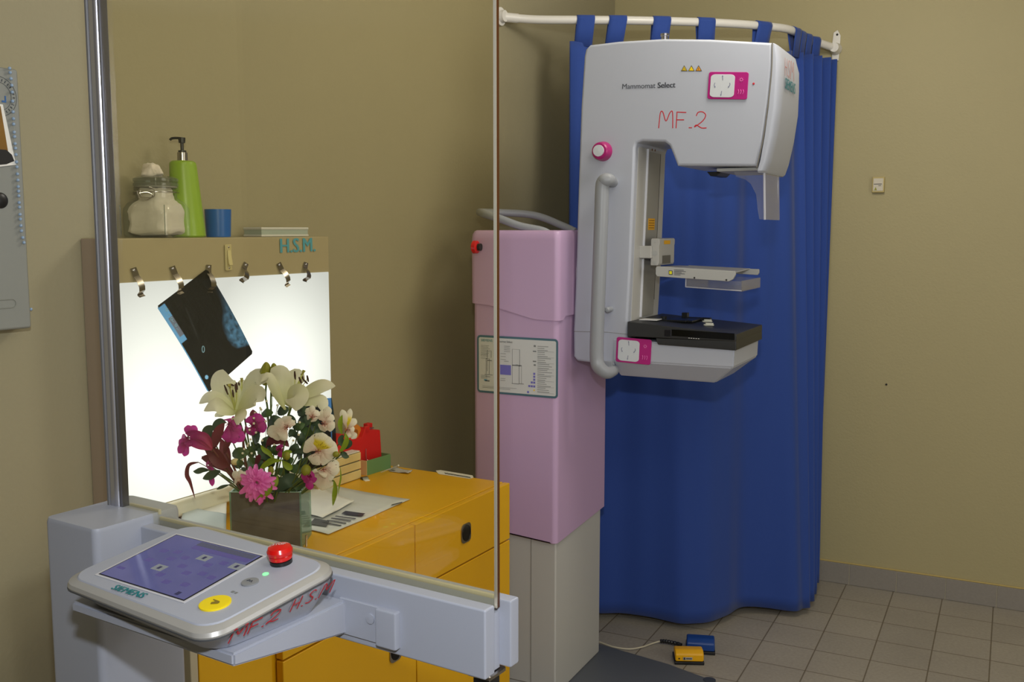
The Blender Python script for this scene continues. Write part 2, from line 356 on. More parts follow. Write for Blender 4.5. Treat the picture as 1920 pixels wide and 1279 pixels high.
floorpts = [(1119, 1150, .035), (1165, 1151, .035), (1205, 1154, .035), (1250, 1164, .03), (1290, 1171, .03), (1340, 1163, .03), (1385, 1142, .035), (1415, 1138, .035), (1460, 1143, .03), (1492, 1146, .03), (1504, 1142, .03)]
FB = [zfl(*q) for q in floorpts]
FB = [FB[0] + (FB[0] - FB[1]) * 1.2] + FB
FBs = spline(FB, 8); fcum = [0]
for i in range(1, len(FBs)): fcum.append(fcum[-1] + (FBs[i] - FBs[i - 1]).length)
def fb(k):
    s = k * fcum[-1]
    for i in range(1, len(FBs)):
        if fcum[i] >= s - 1e-6: return FBs[i - 1].lerp(FBs[i], (s - fcum[i - 1]) / max(1e-6, fcum[i] - fcum[i - 1]))
    return FBs[-1]
def backfold(k, top):
    """gathered part, k 0..1: zig-zag towards the wall"""
    a = Vector((-.853, 4.33, 0)) if top else Vector((FB[-1].x, FB[-1].y, 0)); b = Vector((-.722, 4.535, 0)) if top else Vector((-.742, 4.50, 0))
    p = a.lerp(b, k); ds = (b - a).normalized(); nn = Vector((ds.y, -ds.x, 0)); am = (.026 if top else .038) * min(1, (1 - k) * 8) * min(1, k * 12)
    return p + nn * (am * math.sin(k * math.pi * 2 * 4.5))
bm = new(); NU1, NU2, NV = 150, 110, 44; rows = []
for j in range(NV + 1):
    v = j / NV; row = []
    for i in range(NU1 + 1):
        k = i / NU1; pt, tg = on_rod(s0 + (sb + .01 - s0) * k); nn = Vector((tg.y, -tg.x, 0)).normalized()
        T = Vector((pt.x, pt.y, HEM - .012 * math.sin(k * math.pi * 5) ** 2 * (1 if k < .96 else 0))) ; B = fb(k)
        vv = v ** 1.15; p = T.lerp(B, vv)
        p.z = T.z + (B.z - T.z) * v
        amp = .012 * math.sin(math.pi * min(1, v * 1.4 + .1)) + .006
        p += nn * (amp * (math.sin(k * 21 + 1.0) * .7 + .5 * math.sin(k * 47 + v * 1.2)) * min(1, (1 - k) * 12))
        row.append(bm.verts.new(p))
    for i in range(1, NU2 + 1):
        k = i / NU2; T = backfold(k, True); B = backfold(k, False); p = T.lerp(B, v)
        zt, zb = HEM - .01 * k, (.03 if k < .5 else .05)
        p.z = zt + (zb - zt) * v; row.append(bm.verts.new(p))
    rows.append(row)
for j in range(NV):
    for i in range(len(rows[0]) - 1): bm.faces.new([rows[j][i], rows[j + 1][i], rows[j + 1][i + 1], rows[j][i + 1]])
o = link('fabric', bm, M_blue, t, sharp=180)
md = o.modifiers.new('thickness', 'SOLIDIFY'); md.thickness = .0022
bm = new()     # the hem band along the top
for i in range(0, len(rows[0]) * 0): pass
def tab(px, w_, lean=0, s=None):
    sc = rod_at_px(px) if s is None else s; bm = new(); rws = []
    pt, tg = on_rod(sc); nn = Vector((tg.y, -tg.x, 0)).normalized()
    prof = []
    for k in range(13):
        a = R(0 + 180 * k / 12); prof.append((.0195 * math.cos(a), .0195 * math.sin(a)))
    prof = [(.008, -(RZ - HEM) - .02), (.015, -.03)] + prof + [(-.015, -.03), (-.002, -(RZ - HEM) - .02)]
    for (d, z) in prof:
        row = []
        for e_ in (-1, -.5, 0, .5, 1):
            q = pt + tg * (e_ * w_ / 2 * (1 if z > -.02 else 1.0) + lean * min(0, z)) ; row.append(bm.verts.new((q.x + nn.x * d, q.y + nn.y * d, pt.z + z)))
        rws.append(row)
    for a, b in zip(rws, rws[1:]):
        for k in range(4): bm.faces.new([a[k], a[k + 1], b[k + 1], b[k]])
    o = link('tab', bm, M_blue, t); m_ = o.modifiers.new('thickness', 'SOLIDIFY'); m_.thickness = .002
for px, l in ((1098, .1), (1158, .15), (1240, .1), (1323, 0), (1430, .15)): tab(px, .07, l)
for s_, w_ in ((sb + .012, .06), (sb + .07, .05), (sb + .125, .045), (sb + .175, .045)): tab(0, w_, 0, s_)

# ------------------------------------------------------------------ mammography machine
G = Frame((-1.305, 3.02, 0)); 
MU = thing('mammography_unit', 'white mammography machine with pink column and grey base plate before the blue curtain', 'x-ray machine', G)
# base plate
K = Frame((-1.305, 2.92, 0))
def g(x, y, v=0): return G.hy(x, y, v)
bm = new()
pl = [(-1.72, 2.75), (-.86, 2.75), (-.80, 2.79), (-.785, 2.86), (-.785, 3.17), (-.80, 3.235), (-.86, 3.285), (-1.05, 3.345), (-1.34, 3.395), (-1.72, 3.40)]
prism(bm, [(x + 1.305, y - 3.02, 0) for x, y in pl], (0, 0, .028), .006, 3); bpz = link('base_plate', bm, mat('base_grey', (86, 90, 96), .55, noise=.06, nscale=300), MU)
bm = new(); box(bm, .03, .17, -.16, -.0, .0275, .0292); link('dark_patch', bm, mat('patch_dark', (48, 44, 42), .7), bpz)  # darker rectangle on the plate beside the column
bm = new(); q = G.hz(1341, 1273, .028); lathe(bm, [(.022, .027), (.022, .03), (.018, .031), (.0005, .031)], 20, q.x - .015, q.y - .02); link('cap', bm, mat('base_cap', (58, 62, 70), .5), bpz)
# column base (white) and covers (pink)
bm = new(); box(bm, -.295, -.008, -.095, .305, .028, .60, .006, 3); cb = link('column_base', bm, M_beige, MU)
bm = new(); box(bm, -.10, -.0985, -.0965, -.0945, .06, .60); box(bm, -.295, -.0985, -.0965, -.0945, .055, .057); link('seam', bm, mat('seam_grey', (120, 115, 105), .6), cb)
bm = new(); zb = .575
pts = [(-.312, -.102, 0), (.0, -.11, 0), (.004, .33, 0), (-.312, .33, 0)]
lp = lambda z, x1=.0, s=0: [(x, y, z + (-.02 if y < 0 and x > -.1 else 0) * s) for x, y in rrect(.312 + x1, .445, .018, 5, (-.312 + x1) / 2, .112)]
loft(bm, [lp(.588, -.006, 1), lp(.584, 0, 1), lp(1.0), lp(1.20), lp(1.40, .003)], True)
link('column_cover', bm, M_pink, MU)
# upper cover with its slanted lower edge, one shell a little proud of the lower one
up_ = [(887, 568), (918, 572), (934, 577), (1000, 598), (1016, 600), (1049, 602)]
U = [K.hy(x, y, -.012) for x, y in up_]
bm = new()
bot = [(p.x, -.117, p.z) for p in U]; bot[0] = (-.318, -.117, U[0].z); bot[-1] = (.008, -.117, U[-1].z)
side = [(.008, .335, U[-1].z + .02)]
loop_b = [Vector(p) for p in bot]
# front skin, side skins and top built from loops up the height
def ring(zf, ins=0, rx=.03):
    return [(x, y, zf) for x, y in rrect(.326 - ins * 2, .455 - ins * 2, max(.012, rx), 6, -.155, .110)]
def zbot(x, y):
    if y > -.08: return U[-1].z + (.012 if x > -.1 else .03)
    for p, q in zip(bot, bot[1:]):
        if p[0] <= x <= q[0]: return p[2] + (q[2] - p[2]) * (x - p[0]) / (q[0] - p[0])
    return bot[0][2] if x < bot[0][0] else bot[-1][2]
r0 = rrect(.326, .455, .02, 6, -.155, .110)
# subdivide front run for the slant
def dens(rr):
    out = []
    for i, p in enumerate(rr):
        q = rr[(i + 1) % len(rr)]; out.append(p); L_ = math.hypot(q[0] - p[0], q[1] - p[1])
        if L_ > .1:
            for k in range(1, 24): out.append((p[0] + (q[0] - p[0]) * k / 24, p[1] + (q[1] - p[1]) * k / 24))
    return out
r0 = dens(r0); cx_, cy_ = -.155, .110
lo = [(x, y, zbot(x, y)) for x, y in r0]
mk = lambda z, s: [(cx_ + (x - cx_) * s, cy_ + (y - cy_) * s, z) for x, y in r0]
loft(bm, [[(x, y, z - .0) for x, y, z in [(cx_ + (x - cx_) * .985, cy_ + (y - cy_) * .985, z) for x, y, z in lo]], lo, mk(1.45, 1.0), mk(1.565, 1.0), mk(1.583, .99), mk(1.593, .965), mk(1.597, .93)], True)
uc = link('upper_cover', bm, M_pink, MU)
# hand rail on the column top
bm = new(); z0 = 1.59
P2 = [K.hy(1014, 432, .02), K.hy(975, 424, .02), K.hy(937, 410, .03), K.hy(910, 402, .05)]; P1 = [K.hy(908, 398, .20), K.hy(998, 403, .28), K.hy(1056, 424, .30), K.hy(1078, 434, .30)]
pth = spline([P2[0] + Vector((.03, 0, -.012))] + P2 + [K.hy(903, 399, .12)] + P1, 6); pth = [Vector((p.x, p.y - .1, p.z)) for p in pth]
tube(bm, pth, .013, 12); link('hand_rail', bm, M_grey, MU)
# emergency button on the left side
q = K.hy(893, 463, .0)
bm = new(); lathe(bm, [(.012, 0), (.012, -.012), (.0005, -.012)], 16, axis='x', o=(-.270, -.128, q.z)); eb = link('emergency_button', bm, M_black, MU)
bm = new(); lathe(bm, [(.014, -.010), (.021, -.014), (.022, -.026), (.016, -.031), (.0005, -.033)], 20, axis='x', o=(-.270, -.128, q.z)); link('button_head', bm, M_red, eb)
# instruction label
lt, rb = K.hy(892, 628, -.0155), K.hy(1046, 748, -.0155); yl = -.1125
LX0, LX1, LZ0, LZ1 = lt.x + .004, rb.x - .001, rb.z, lt.z
bm = new(); cxl, czl = (LX0 + LX1) / 2, (LZ0 + LZ1) / 2
prism(bm, [(x, yl, z) for x, z in rrect(LX1 - LX0, LZ1 - LZ0, .012, 5, cxl, czl)], (0, -.0012, 0)); lab = link('instruction_label', bm, mat('label_border', (70, 105, 118), .45), MU)
bm = new(); prism(bm, [(x, yl - .001, z) for x, z in rrect(LX1 - LX0 - .014, LZ1 - LZ0 - .014, .006, 5, cxl, czl)], (0, -.0012, 0)); link('label_face', bm, mat('label_face', (205, 206, 204), .45), lab)
LW, LH = LX1 - LX0, LZ1 - LZ0; yf = yl - .0024
def lp_(u, v): return (LX0 + LW * u, yf, LZ0 + LH * v)
def lrect(bm, u0, v0, u1, v1, mi=0): quad(bm, [lp_(u0, v0), lp_(u1, v0), lp_(u1, v1), lp_(u0, v1)], mi, (0, -1, 0), .0003)
nf = (0, -1, 0)
text('SIEMENS', lp_(.055, .895), lp_(.20, .895), nf, M_teal, lab); text('Mammomat Select', lp_(.225, .895), lp_(.45, .895), nf, M_ink, lab)
bm = new(); rnd = random.Random(7)
for k in range(7): lrect(bm, .05, .82 - k * .026, .05 + rnd.uniform(.09, .13), .826 - k * .026)
for k in range(2): lrect(bm, .05, .665 - k * .026, .14, .671 - k * .026)
for z in (.60, .30, .275, .25): lrect(bm, .05, z, .13, z + .007)
for k in range(4): lrect(bm, .345, .83 - k * .03, .42, .837 - k * .03)
for k in range(3): lrect(bm, .30, .70 - k * .05, .365, .706 - k * .05)
lrect(bm, .345, .57, .40, .577); lrect(bm, .30, .27, .36, .277); lrect(bm, .30, .235, .36, .242)
v = .86; k = 0
while v > .08:
    lrect(bm, .755, v, .755 + rnd.uniform(.08, .18), v + .009, 0)
    if k % 3 == 2: lrect(bm, .755, v - .012, .955, v - .009, 0)
    v -= .0335; k += 1
lrect(bm, .07, .115, .50, .12); lrect(bm, .07, .09, .42, .097)
link('small_print', bm, mat('fine_print', (128, 130, 128), .6), lab)
bm = new()
for (u0, v0, u1, v1) in ((.13, .38, .135, .74), (.13, .735, .185, .74), (.18, .62, .185, .74), (.115, .33, .12, .60), (.115, .595, .16, .60), (.155, .33, .16, .60), (.13, .56, .19, .575), (.10, .315, .20, .325), (.11, .28, .17, .29),
                         (.445, .20, .448, .79), (.445, .787, .54, .79), (.535, .50, .54, .79), (.445, .505, .56, .525), (.53, .20, .535, .52), (.56, .20, .563, .52), (.44, .195, .53, .205), (.53, .20, .59, .21), (.49, .525, .52, .53),
                         (.71, .85, .735, .88), (.70, .765, .74, .785), (.70, .595, .74, .615), (.71, .53, .735, .555), (.10, .20, .16, .225)): lrect(bm, u0, v0, u1, v1)
link('line_drawing', bm, M_inkg, lab)
bm = new(); lrect(bm, .295, .34, .43, .51); 
for (u, v) in ((.705, .375), (.705, .325), (.705, .275), (.675, .225), (.705, .225), (.645, .16), (.675, .16), (.705, .16), (.63, .055)): lrect(bm, u, v, u + .024, v + .035)
link('lilac_symbols', bm, mat('lilac_print', (112, 108, 186), .5), lab)
bm = new(); lrect(bm, .708, .10, .724, .125); lrect(bm, .09, .215, .13, .235, 1); link('colour_symbols', bm, [M_yel, mat('cyan_print', (60, 150, 190), .5)], lab)

# gantry arm: C-shaped body
outl = [(1106, 84), (1160, 77.5), (1245, 72.5), (1330, 73.5), (1448, 80), (1447, 130), (1441, 190), (1431, 260), (1419, 312), (1270, 311), (1262, 290), (1255, 273), (1246, 266), (1205, 264.5), (1194, 268), (1190.5, 278), (1186, 400), (1181, 520), (1176.5, 600), (1175, 640), (1152, 660), (1150, 685), (1082, 677), (1075, 669), (1074.5, 620), (1078, 540), (1083, 380), (1089, 200), (1095, 105), (1098, 92)]
bm = new(); DG = .315
slab(bm, [g(x, y) for x, y in outl], 0, DG, .009); arm = link('gantry_arm', bm, M_white, MU)
# end cap of the tube head
bm = new(); loops = []
for (xs, xr, y) in ((1448, 1489, 82), (1447.5, 1497, 112), (1445, 1497, 150), (1440.5, 1495, 200), (1433, 1487, 255), (1425, 1477, 300), (1419.5, 1470, 320)):
    a = g(xs, y); b = G.hy(xr, y, DG - .05); x0, x1 = a.x + .0015, b.x; r_ = .055; lpz = a.z
    if y == 82: lpz = g(1448, 81.5).z - .001
    L_ = [(x0, 0, lpz)]
    rx = (x1 - x0) * .6; r_ = .045
    for k in range(9): an = R(-90 + 90 * k / 8); L_.append((x1 - rx + rx * math.cos(an), r_ + r_ * math.sin(an), lpz))
    for k in range(9): an = R(90 * k / 8); L_.append((x1 - rx + rx * math.cos(an), DG - r_ + r_ * math.sin(an), lpz))
    L_.append((x0, DG, lpz)); loops.append(L_)
t0 = loops[0]; ctr = sum((Vector(p) for p in t0), Vector()) / len(t0)
loops[0] = [tuple(Vector(p)) for p in t0]
topl = [(p[0] if i in (0, len(t0) - 1) else p[0] - .006, p[1] * .94 + .01, p[2] + .004) for i, p in enumerate(t0)]
low = loops[-1]; lowl = [((p[0] - .006) if i not in (0, len(low) - 1) else p[0], p[1] * .96 + .006, p[2] - .006) for i, p in enumerate(low)]
loft(bm, [topl] + loops + [lowl]); hc = link('tube_head_cover', bm, M_white, MU)
bm = new(); sm = [g(x, y) for x, y in ((1448, 80), (1447, 130), (1441, 190), (1431, 260), (1419, 314))]
tube(bm, [Vector((p.x, -.0005, p.z)) for p in spline(sm, 5)], .0018, 6); link('seam', bm, mat('seam_grey', (120, 115, 105), .6), hc)
# handwriting on cap right side and the maker's name
def cp_(py, yy): q = G.hy(1496.5, py, DG - .055); return Vector((q.x, yy, q.z))
T_ = (cp_(112, 0) - cp_(160, 0)).normalized(); ncap = Vector((0, 1, 0)).cross(T_).normalized()
hand('HSM', cp_(158, .055) + ncap * .0005, cp_(158, .20) + ncap * .0005, ncap, .052, .0012, mat('faded_marker', (186, 112, 100), .6), hc)
text('SIEMENS', cp_(181, .050) + Vector((.0008, 0, 0)), cp_(181, .20) + Vector((.0008, 0, 0)), (1, 0, 0), M_teal, hc, hfac=1.1, heavy=.03)
# front lettering, stickers and pads
text('Mammomat', g(1167, 167), g(1229, 165), nf, M_ink, arm); text('Select', g(1233, 165), g(1266, 164), nf, M_ink, arm, heavy=.025)
hand('MF-2', g(1235, 240.5), g(1328, 240.5), nf, .049, .0016, M_redink, arm)
bm = new()
for k, x in enumerate((1283, 1296.5, 1310)):
    a, b, c = g(x - 6.3, 133.5), g(x + 6.3, 133.5), g(x, 122.5); quad(bm, [a, b, c], 1, nf, .0008); cc = (a + b + c) / 3
    quad(bm, [cc + (p - cc) * .72 for p in (a, b, c)], 0 if k < 2 else 2, nf, .0014)
    if k == 0:
        for an in (90, 210, 330): 
            p = cc + Vector((math.cos(R(an)), 0, math.sin(R(an)))) * .0035; quad(bm, [p + Vector((dx, 0, dz)) for dx, dz in ((-.0018, -.0012), (.0018, -.0012), (0, .002))], 1, nf, .002)
    if k == 2: quad(bm, [cc + Vector((dx, 0, dz)) for dx, dz in ((-.0006, -.002), (.0006, -.002), (.0006, .004), (-.0006, .004))], 1, nf, .002)
link('warning_triangles', bm, [M_yel, M_ink, mat('orange_print', (225, 150, 20), .5)], arm)
bm = new(); lathe(bm, [(.0035, 0), (.003, -.0015), (.0005, -.002)], 10, axis='y', o=g(1413, 157)); link('indicator_dot', bm, M_redink, arm)
def pad(P, W, name='control_pad'):
    """P: four corners tl, tr, br, bl (on the face)"""
    tl, tr, br_, bl = [Vector(p) for p in P]
    def uv(u, v): return (bl.lerp(br_, u)).lerp(tl.lerp(tr, u), v)
    bm = new(); prism(bm, [uv(.5 + (x) , .5 + z) for x, z in rrect(1, 1, .07, 4)], (0, -.004, 0), .0012, 2); pd = link(name, bm, M_mag, MU)
    off = Vector((0, -.0042, 0))
    bm = new(); prism(bm, [uv(.365 + x, .49 + z) + off for x, z in rrect(.61, .84, .12, 5)], (0, -.0012, 0), .0004, 1); kp = link('keypad', bm, M_key, pd)
    bm = new(); o2 = Vector((0, -.0056, 0)); s_ = (tr - tl).length
    def arrow(u0, v0, u1, v1, bend=0):
        a, b = uv(u0, v0) + o2, uv(u1, v1) + o2; m_ = (a + b) / 2 + Vector((bend * s_, 0, 0)); tube(bm, spline([a, m_, b], 4), s_ * .007, 5)
        d = (b - m_).normalized(); sd = Vector((d.z, 0, -d.x)); quad(bm, [b + d * s_ * .03, b + sd * s_ * .017, b - sd * s_ * .017], 0, nf, .0006)
    arrow(.37, .70, .36, .83); arrow(.36, .30, .35, .17); arrow(.18, .60, .18, .46, -.02); arrow(.55, .60, .53, .46, .02)
    link('arrows', bm, mat('arrow_grey', (110, 110, 140), .5), pd)
    bm = new(); c = uv(.83, .72) + o2 + Vector((0, .001, 0))
    tube(bm, [c + Vector((math.cos(R(a_)) * s_ * .03, 0, math.sin(R(a_)) * s_ * .03)) for a_ in range(0, 361, 30)], s_ * .006, 5)
    for a_ in range(0, 360, 45): d = Vector((math.cos(R(a_)), 0, math.sin(R(a_)))); tube(bm, [c + d * s_ * .042, c + d * s_ * .055], s_ * .005, 4)
    for k in range(3): 
        u = .77 + k * .06; tube(bm, spline([uv(u, .36) + o2, uv(u + .015, .29) + o2, uv(u, .2) + o2], 4), s_ * .007, 4)
    link('symbols', bm, mat('pink_print', (232, 120, 190), .5), pd); return pd
pad([g(1330, 135), g(1404.5, 135.5), g(1401, 187), g(1326.5, 186)], 1)
pd2 = pad([g(1157, 631.5, -.003), g(1222.5, 637, -.003), g(1220, 684.5, -.003), g(1155, 678, -.003)], 1)
# knob
q = g(1131, 284); bm = new(); lathe(bm, [(.0315, 0), (.031, -.006), (.027, -.030), (.023, -.034), (.0005, -.034)], 28, axis='y', o=q); kn = link('release_knob', bm, M_magk, MU)
bm = new(); lathe(bm, [(.0185, -.033), (.018, -.038), (.0005, -.039)], 24, axis='y', o=q + Vector((-.002, 0, 0))); link('knob_cap', bm, M_key, kn)
# grab handle
hp = [(1152, 341), (1141, 337), (1132, 341), (1129, 356), (1127, 420), (1124, 500), (1121, 580), (1119, 640), (1119, 672), (1123, 688), (1132, 698), (1150, 700)]
bm = new(); H = [g(x, y, -.055) for x, y in hp]; H[0] = g(1150, 342, .0); H[-1] = g(1151, 694, .01); H[-2] = g(1138, 699, -.035)
tube(bm, spline(H, 6), .0225, 14, flat=1.0, rf=lambda t_: .72 + .28 * min(1, t_ * 7) if t_ < .5 else (1.0 if t_ < .8 else 1 - (t_ - .8) * .9)); gh = link('grab_handle', bm, M_grey, MU)
q = g(1139, 581, -.03); bm = new(); lathe(bm, [(.009, .03), (.009, -.004), (.006, -.008), (.0005, -.009)], 14, axis='y', o=q); link('handle_stud', bm, M_grey, gh)
bm = new(); box(bm, *(lambda a, b: (a.x, b.x, -.012, .0, b.z, a.z))(g(1128, 676), g(1150, 690)), .002); link('handle_mount', bm, M_grey, gh)
bm = new(); a, b = g(1076, 621.5), g(1140, 623); tube(bm, [Vector((a.x, 0, a.z)), Vector((b.x, 0, b.z))], .0008, 5); c_, d_ = g(1140, 623), g(1176, 627); tube(bm, [c_, d_], .0006, 5); link('joint_line', bm, mat('seam_grey', (120, 115, 105), .6), arm)
# top stub
q = g(1246, 73, .12); bm = new(); lathe(bm, [(.011, -.02), (.011, .008), (.0135, .009), (.0135, .016), (.0005, .018)], 16, q.x, q.y); [setattr(v_, 'co', v_.co + Vector((0, 0, q.z))) for v_ in bm.verts]; link('top_stud', bm, M_alu, arm)
# side of the arm: guide rail
XS = .212
bm = new(); ztp, zbt = 1.862, 1.30
xa = g(1190.5, 278).x; xb = g(1176.5, 600).x
def xs(z): return xb + (xa - xb) * (z - 1.30) / (1.86 - 1.30)
def sidebox(bm, y0, y1, z0, z1, d0, d1, mi=0):
    P = [(xs(z0) + d0, y0, z0), (xs(z0) + d1, y0, z0), (xs(z1) + d1, y0, z1), (xs(z1) + d0, y0, z1)]; prism(bm, P, (0, y1 - y0, 0), 0, mi=mi)
sidebox(bm, .03, .297, 1.295, 1.875, -.004, .0025); gr = link('guide_column', bm, M_beige, MU)
bm = new(); sidebox(bm, .115, .235, 1.31, 1.852, .002, .007); link('guide_plate', bm, mat('guide_grey', (158, 155, 145), .45), gr)
bm = new(); sidebox(bm, .238, .247, 1.36, 1.852, .002, .0045); sidebox(bm, .11, .115, 1.852, 1.855, .002, .008); link('slot', bm, M_dark, gr)
bm = new(); sidebox(bm, .108, .113, 1.31, 1.86, .001, .009); link('bright_edge', bm, mat('edge_white', (225, 225, 230), .3), gr)
bm = new(); sidebox(bm, .14, .205, 1.598, 1.636, .007, .0078); link('sticker', bm, M_stick, gr)
bm = new(); 
for k in range(4): sidebox(bm, .145, .20, 1.604 + k * .008, 1.606 + k * .008, .0078, .0082)
for y_ in (.155, .185): sidebox(bm, y_, y_ + .008, 1.858, 1.868, .0025, .0035)
link('small_print', bm, mat('brown_print', (120, 70, 20), .6), gr)
# object table
bm = new(); TX0, TX1 = g(1176, 603, -.012).x, g(1381, 627, -.012).x
ta, tb, tc_, td = g(1176, 603, -.012), g(1381, 627, -.012), g(1380.5, 641, -.012), g(1176, 631, -.012)
q = G.hx(1431, 608, tb.x); TD = q.y
TD = min(TD, .40)
prism(bm, [ta, tb, tc_, td], (0, TD, 0), .003, 2); 
prism(bm, [g(1229, 634, -.012), g(1380.5, 640, -.012), g(1380.5, 657.5, -.012), g(1233, 646.5, -.012)], (0, TD, 0), .003, 2); tbl = link('object_table', bm, M_tableb, MU)
sl = lambda x, z0_, z1_: (g(x, z0_, -.014), g(x, z1_, -.014))
bm = new(); a0, a1 = g(1262, 617), g(1262, 629); b0, b1 = g(1379, 624.5), g(1379, 637)
prism(bm, [(p.x, -.0135, p.z) for p in (a0, b0, b1, a1)], (0, .004, 0), 0); link('cassette_slot', bm, mat('gloss_black', (6, 7, 6), .12), tbl)
bm = new(); c0 = g(1246, 618, -.013); c1 = g(1258, 631, -.013); box(bm, c0.x, c1.x, -.0145, -.010, c1.z, c0.z, .001, 1); link('latch', bm, mat('latch_dark', (60, 60, 66), .2, metal=.8), tbl)
bm = new()
for k in range(5):
    p = g(1292 + k * 4.5, 634 + k * .3, -.0125); box(bm, p.x - .002, p.x + .002, -.0135, -.012, p.z - .0008, p.z + .0008)
link('scale_marks', bm, M_paper, tbl)
# lower housing
bm = new(); tl, tr = g(1150, 628), g(1381, 657.5); cl, cr = g(1150, 676), g(1379, 690); bl, br2 = g(1162, 704, .05), g(1341, 718, .05)
tr = Vector((tr.x, tr.y, tr.z + .004)); XR = tr.x - .006
D2 = TD - .03
def hl(a, b, y0, y1, xr=None): return [(a.x, y0, a.z), (b.x, y0, b.z), (b.x, y1, b.z), (a.x, y1, a.z)]
loft(bm, [hl(Vector((tl.x, 0, g(1150, 634).z)), Vector((XR, 0, tr.z)), -.003, D2), hl(cl, Vector((XR - .002, 0, cr.z)), -.003, D2), hl(bl, br2, .05, D2 - .05)])
bmesh.ops.bevel(bm, geom=[e_ for e_ in bm.edges if e_.calc_face_angle(0) > R(12)], offset=.004, segments=3, affect='EDGES'); dh = link('detector_housing', bm, M_white, MU)
# compression carriage
zt1, zb1 = g(1230, 447, .1).z, g(1230, 498, .1).z
bm = new(); x0 = xs(1.5) + .024
prism(bm, [(x0 + .012 + dx * .03, .095, zb1 + (zt1 - zb1) * dz) for dx, dz in ((0, 0), (.85, 0), (.95, .1), (.95, .72), (1, .8), (1, .95), (.9, 1), (.1, 1), (0, .94))], (0, .165, 0), .003, 2)
za, zc = g(1210, 461, .1).z, g(1210, 484, .1).z; box(bm, x0 - .022, x0 + .02, .078, .245, zc, za, .002, 1); cg = link('compression_carriage', bm, mat('carriage_grey', (186, 184, 178), .4), MU)
for zz, rr in ((.86, .002), (.46, .0085), (.12, .006)):
    bm = new(); lathe(bm, [(rr, 0), (rr, -.002), (.0005, -.0022)], 14, axis='y', o=(x0 + .027, .0955, zb1 + (zt1 - zb1) * zz)); link('bolt', bm, M_greylt, cg)
bm = new(); quad(bm, [(x0 + .0425, .14, zb1 + (zt1 - zb1) * .78), (x0 + .0425, .205, zb1 + (zt1 - zb1) * .78), (x0 + .0425, .205, zb1 + (zt1 - zb1) * .92), (x0 + .0425, .14, zb1 + (zt1 - zb1) * .92)], 0, (1, 0, 0)); link('sticker', bm, M_stick, cg)
bm = new(); quad(bm, [(x0 + .0412, .13, zb1 + (zt1 - zb1) * .06), (x0 + .0412, .215, zb1 + (zt1 - zb1) * .06), (x0 + .0412, .215, zb1 + (zt1 - zb1) * .36), (x0 + .0412, .13, zb1 + (zt1 - zb1) * .36)], 0, (1, 0, 0)); link('display_window', bm, mat('window_grey', (95, 92, 84), .3), cg)
# paddle
yn = .055
bm = new()
P = [g(x, y, yn) for x, y in ((1231, 499.5), (1378, 508.5), (1379, 515), (1374, 524), (1366, 528), (1232, 518.5), (1229, 514), (1229, 503))]
prism(bm, P, (0, .012, 0), .002, 2)
yfar = .285
P = [g(x, y, yfar) for x, y in ((1290, 497.5), (1423, 505), (1423, 512), (1420, 516), (1290, 507))]
prism(bm, P, (0, .010, 0), .002, 2)
a = g(1231, 499.5, yn); b = g(1290, 498, yfar)
prism(bm, [(a.x + .002, yn + .006, a.z - .001), (a.x + .05, yn + .006, a.z - .003), (a.x + .05, yfar + .01, b.z - .001), (a.x, yfar + .01, b.z)], (0, 0, -.012), .002, 2)
a1_, b1_ = g(1376, 509, yn), g(1422, 506, yfar)
pf = link('paddle_frame', bm, M_greylt, MU)
bm = new()
fl, fr_ = g(1232, 505, yn + .012), g(1376, 514, yn + .012)
prism(bm, [(a.x + .05, yn + .008, fl.z + .004), (fr_.x - .004, yn + .008, fr_.z + .004), (fr_.x - .002, yfar + .004, fr_.z + .010), (a.x + .05, yfar + .004, fl.z + .006)], (0, 0, -.002)); link('top_sheet', bm, mat('frosted_sheet', (200, 200, 200), .5), pf)
bm = new(); c0, c1, c2, c3 = g(1254, 507, yn), g(1261, 507.5, yn), g(1261, 515.5, yn), g(1254, 515, yn); quad(bm, [c0, c1, c2, c3], 1, nf, .0006); cc = (c0 + c2) / 2; quad(bm, [cc + (p - cc) * .7 for p in (c0, c1, c2, c3)], 0, nf, .001)
for k, w_ in enumerate((18, 22, 14, 20, 12)): 
    z_ = 505.5 + k * 2.3; quad(bm, [g(1264, z_ + .9, yn), g(1264 + w_, z_ + w_ * .05 + .9, yn), g(1264 + w_, z_ + w_ * .05, yn), g(1264, z_, yn)], 1, nf, .0005)
link('size_label', bm, [mat('lime_yellow', (232, 226, 40), .5), M_ink], pf)
for x, y in ((1302, 521), (1362, 525)):
    bm = new(); lathe(bm, [(.003, 0), (.0025, -.0015), (.0005, -.002)], 10, axis='y', o=g(x, y, yn)); link('screw', bm, M_dark, pf)
M_acr = clear_mat('clear_acrylic', (.93, .93, .95), 1.5, .04, .07, (.80, .80, .80))
bm = new(); A = g(1286, 522, .075); B = g(1391, 528, .075); zA, zB = g(1286, 538, .075).z, g(1391, 545.5, .075).z
XR2 = B.x; YB = .33
def wallp(p0, p1, zt0, zb0, zt1_, zb1_, th): 
    d = Vector((p1[0] - p0[0], p1[1] - p0[1], 0)).normalized(); n = Vector((-d.y, d.x, 0)) * th
    prism(bm, [(p0[0], p0[1], zb0), (p1[0], p1[1], zb1_), (p1[0], p1[1], zt1_), (p0[0], p0[1], zt0)], n)
wallp((A.x, .075), (XR2, .075), A.z, zA, B.z, zB, .0025); wallp((XR2, .075), (XR2, YB), B.z + .002, zB, B.z + .002, zB, .0025)
wallp((XR2, YB), (A.x, YB), B.z, zB, A.z, zA, .0025); wallp((A.x, YB), (A.x, .075), A.z, zA, A.z, zA, .0025)
prism(bm, [(A.x, .075, zA), (XR2, .075, zB), (XR2, YB, zB), (A.x, YB, zA)], (0, 0, -.0025)); ct = link('compression_tray', bm, M_acr, pf)
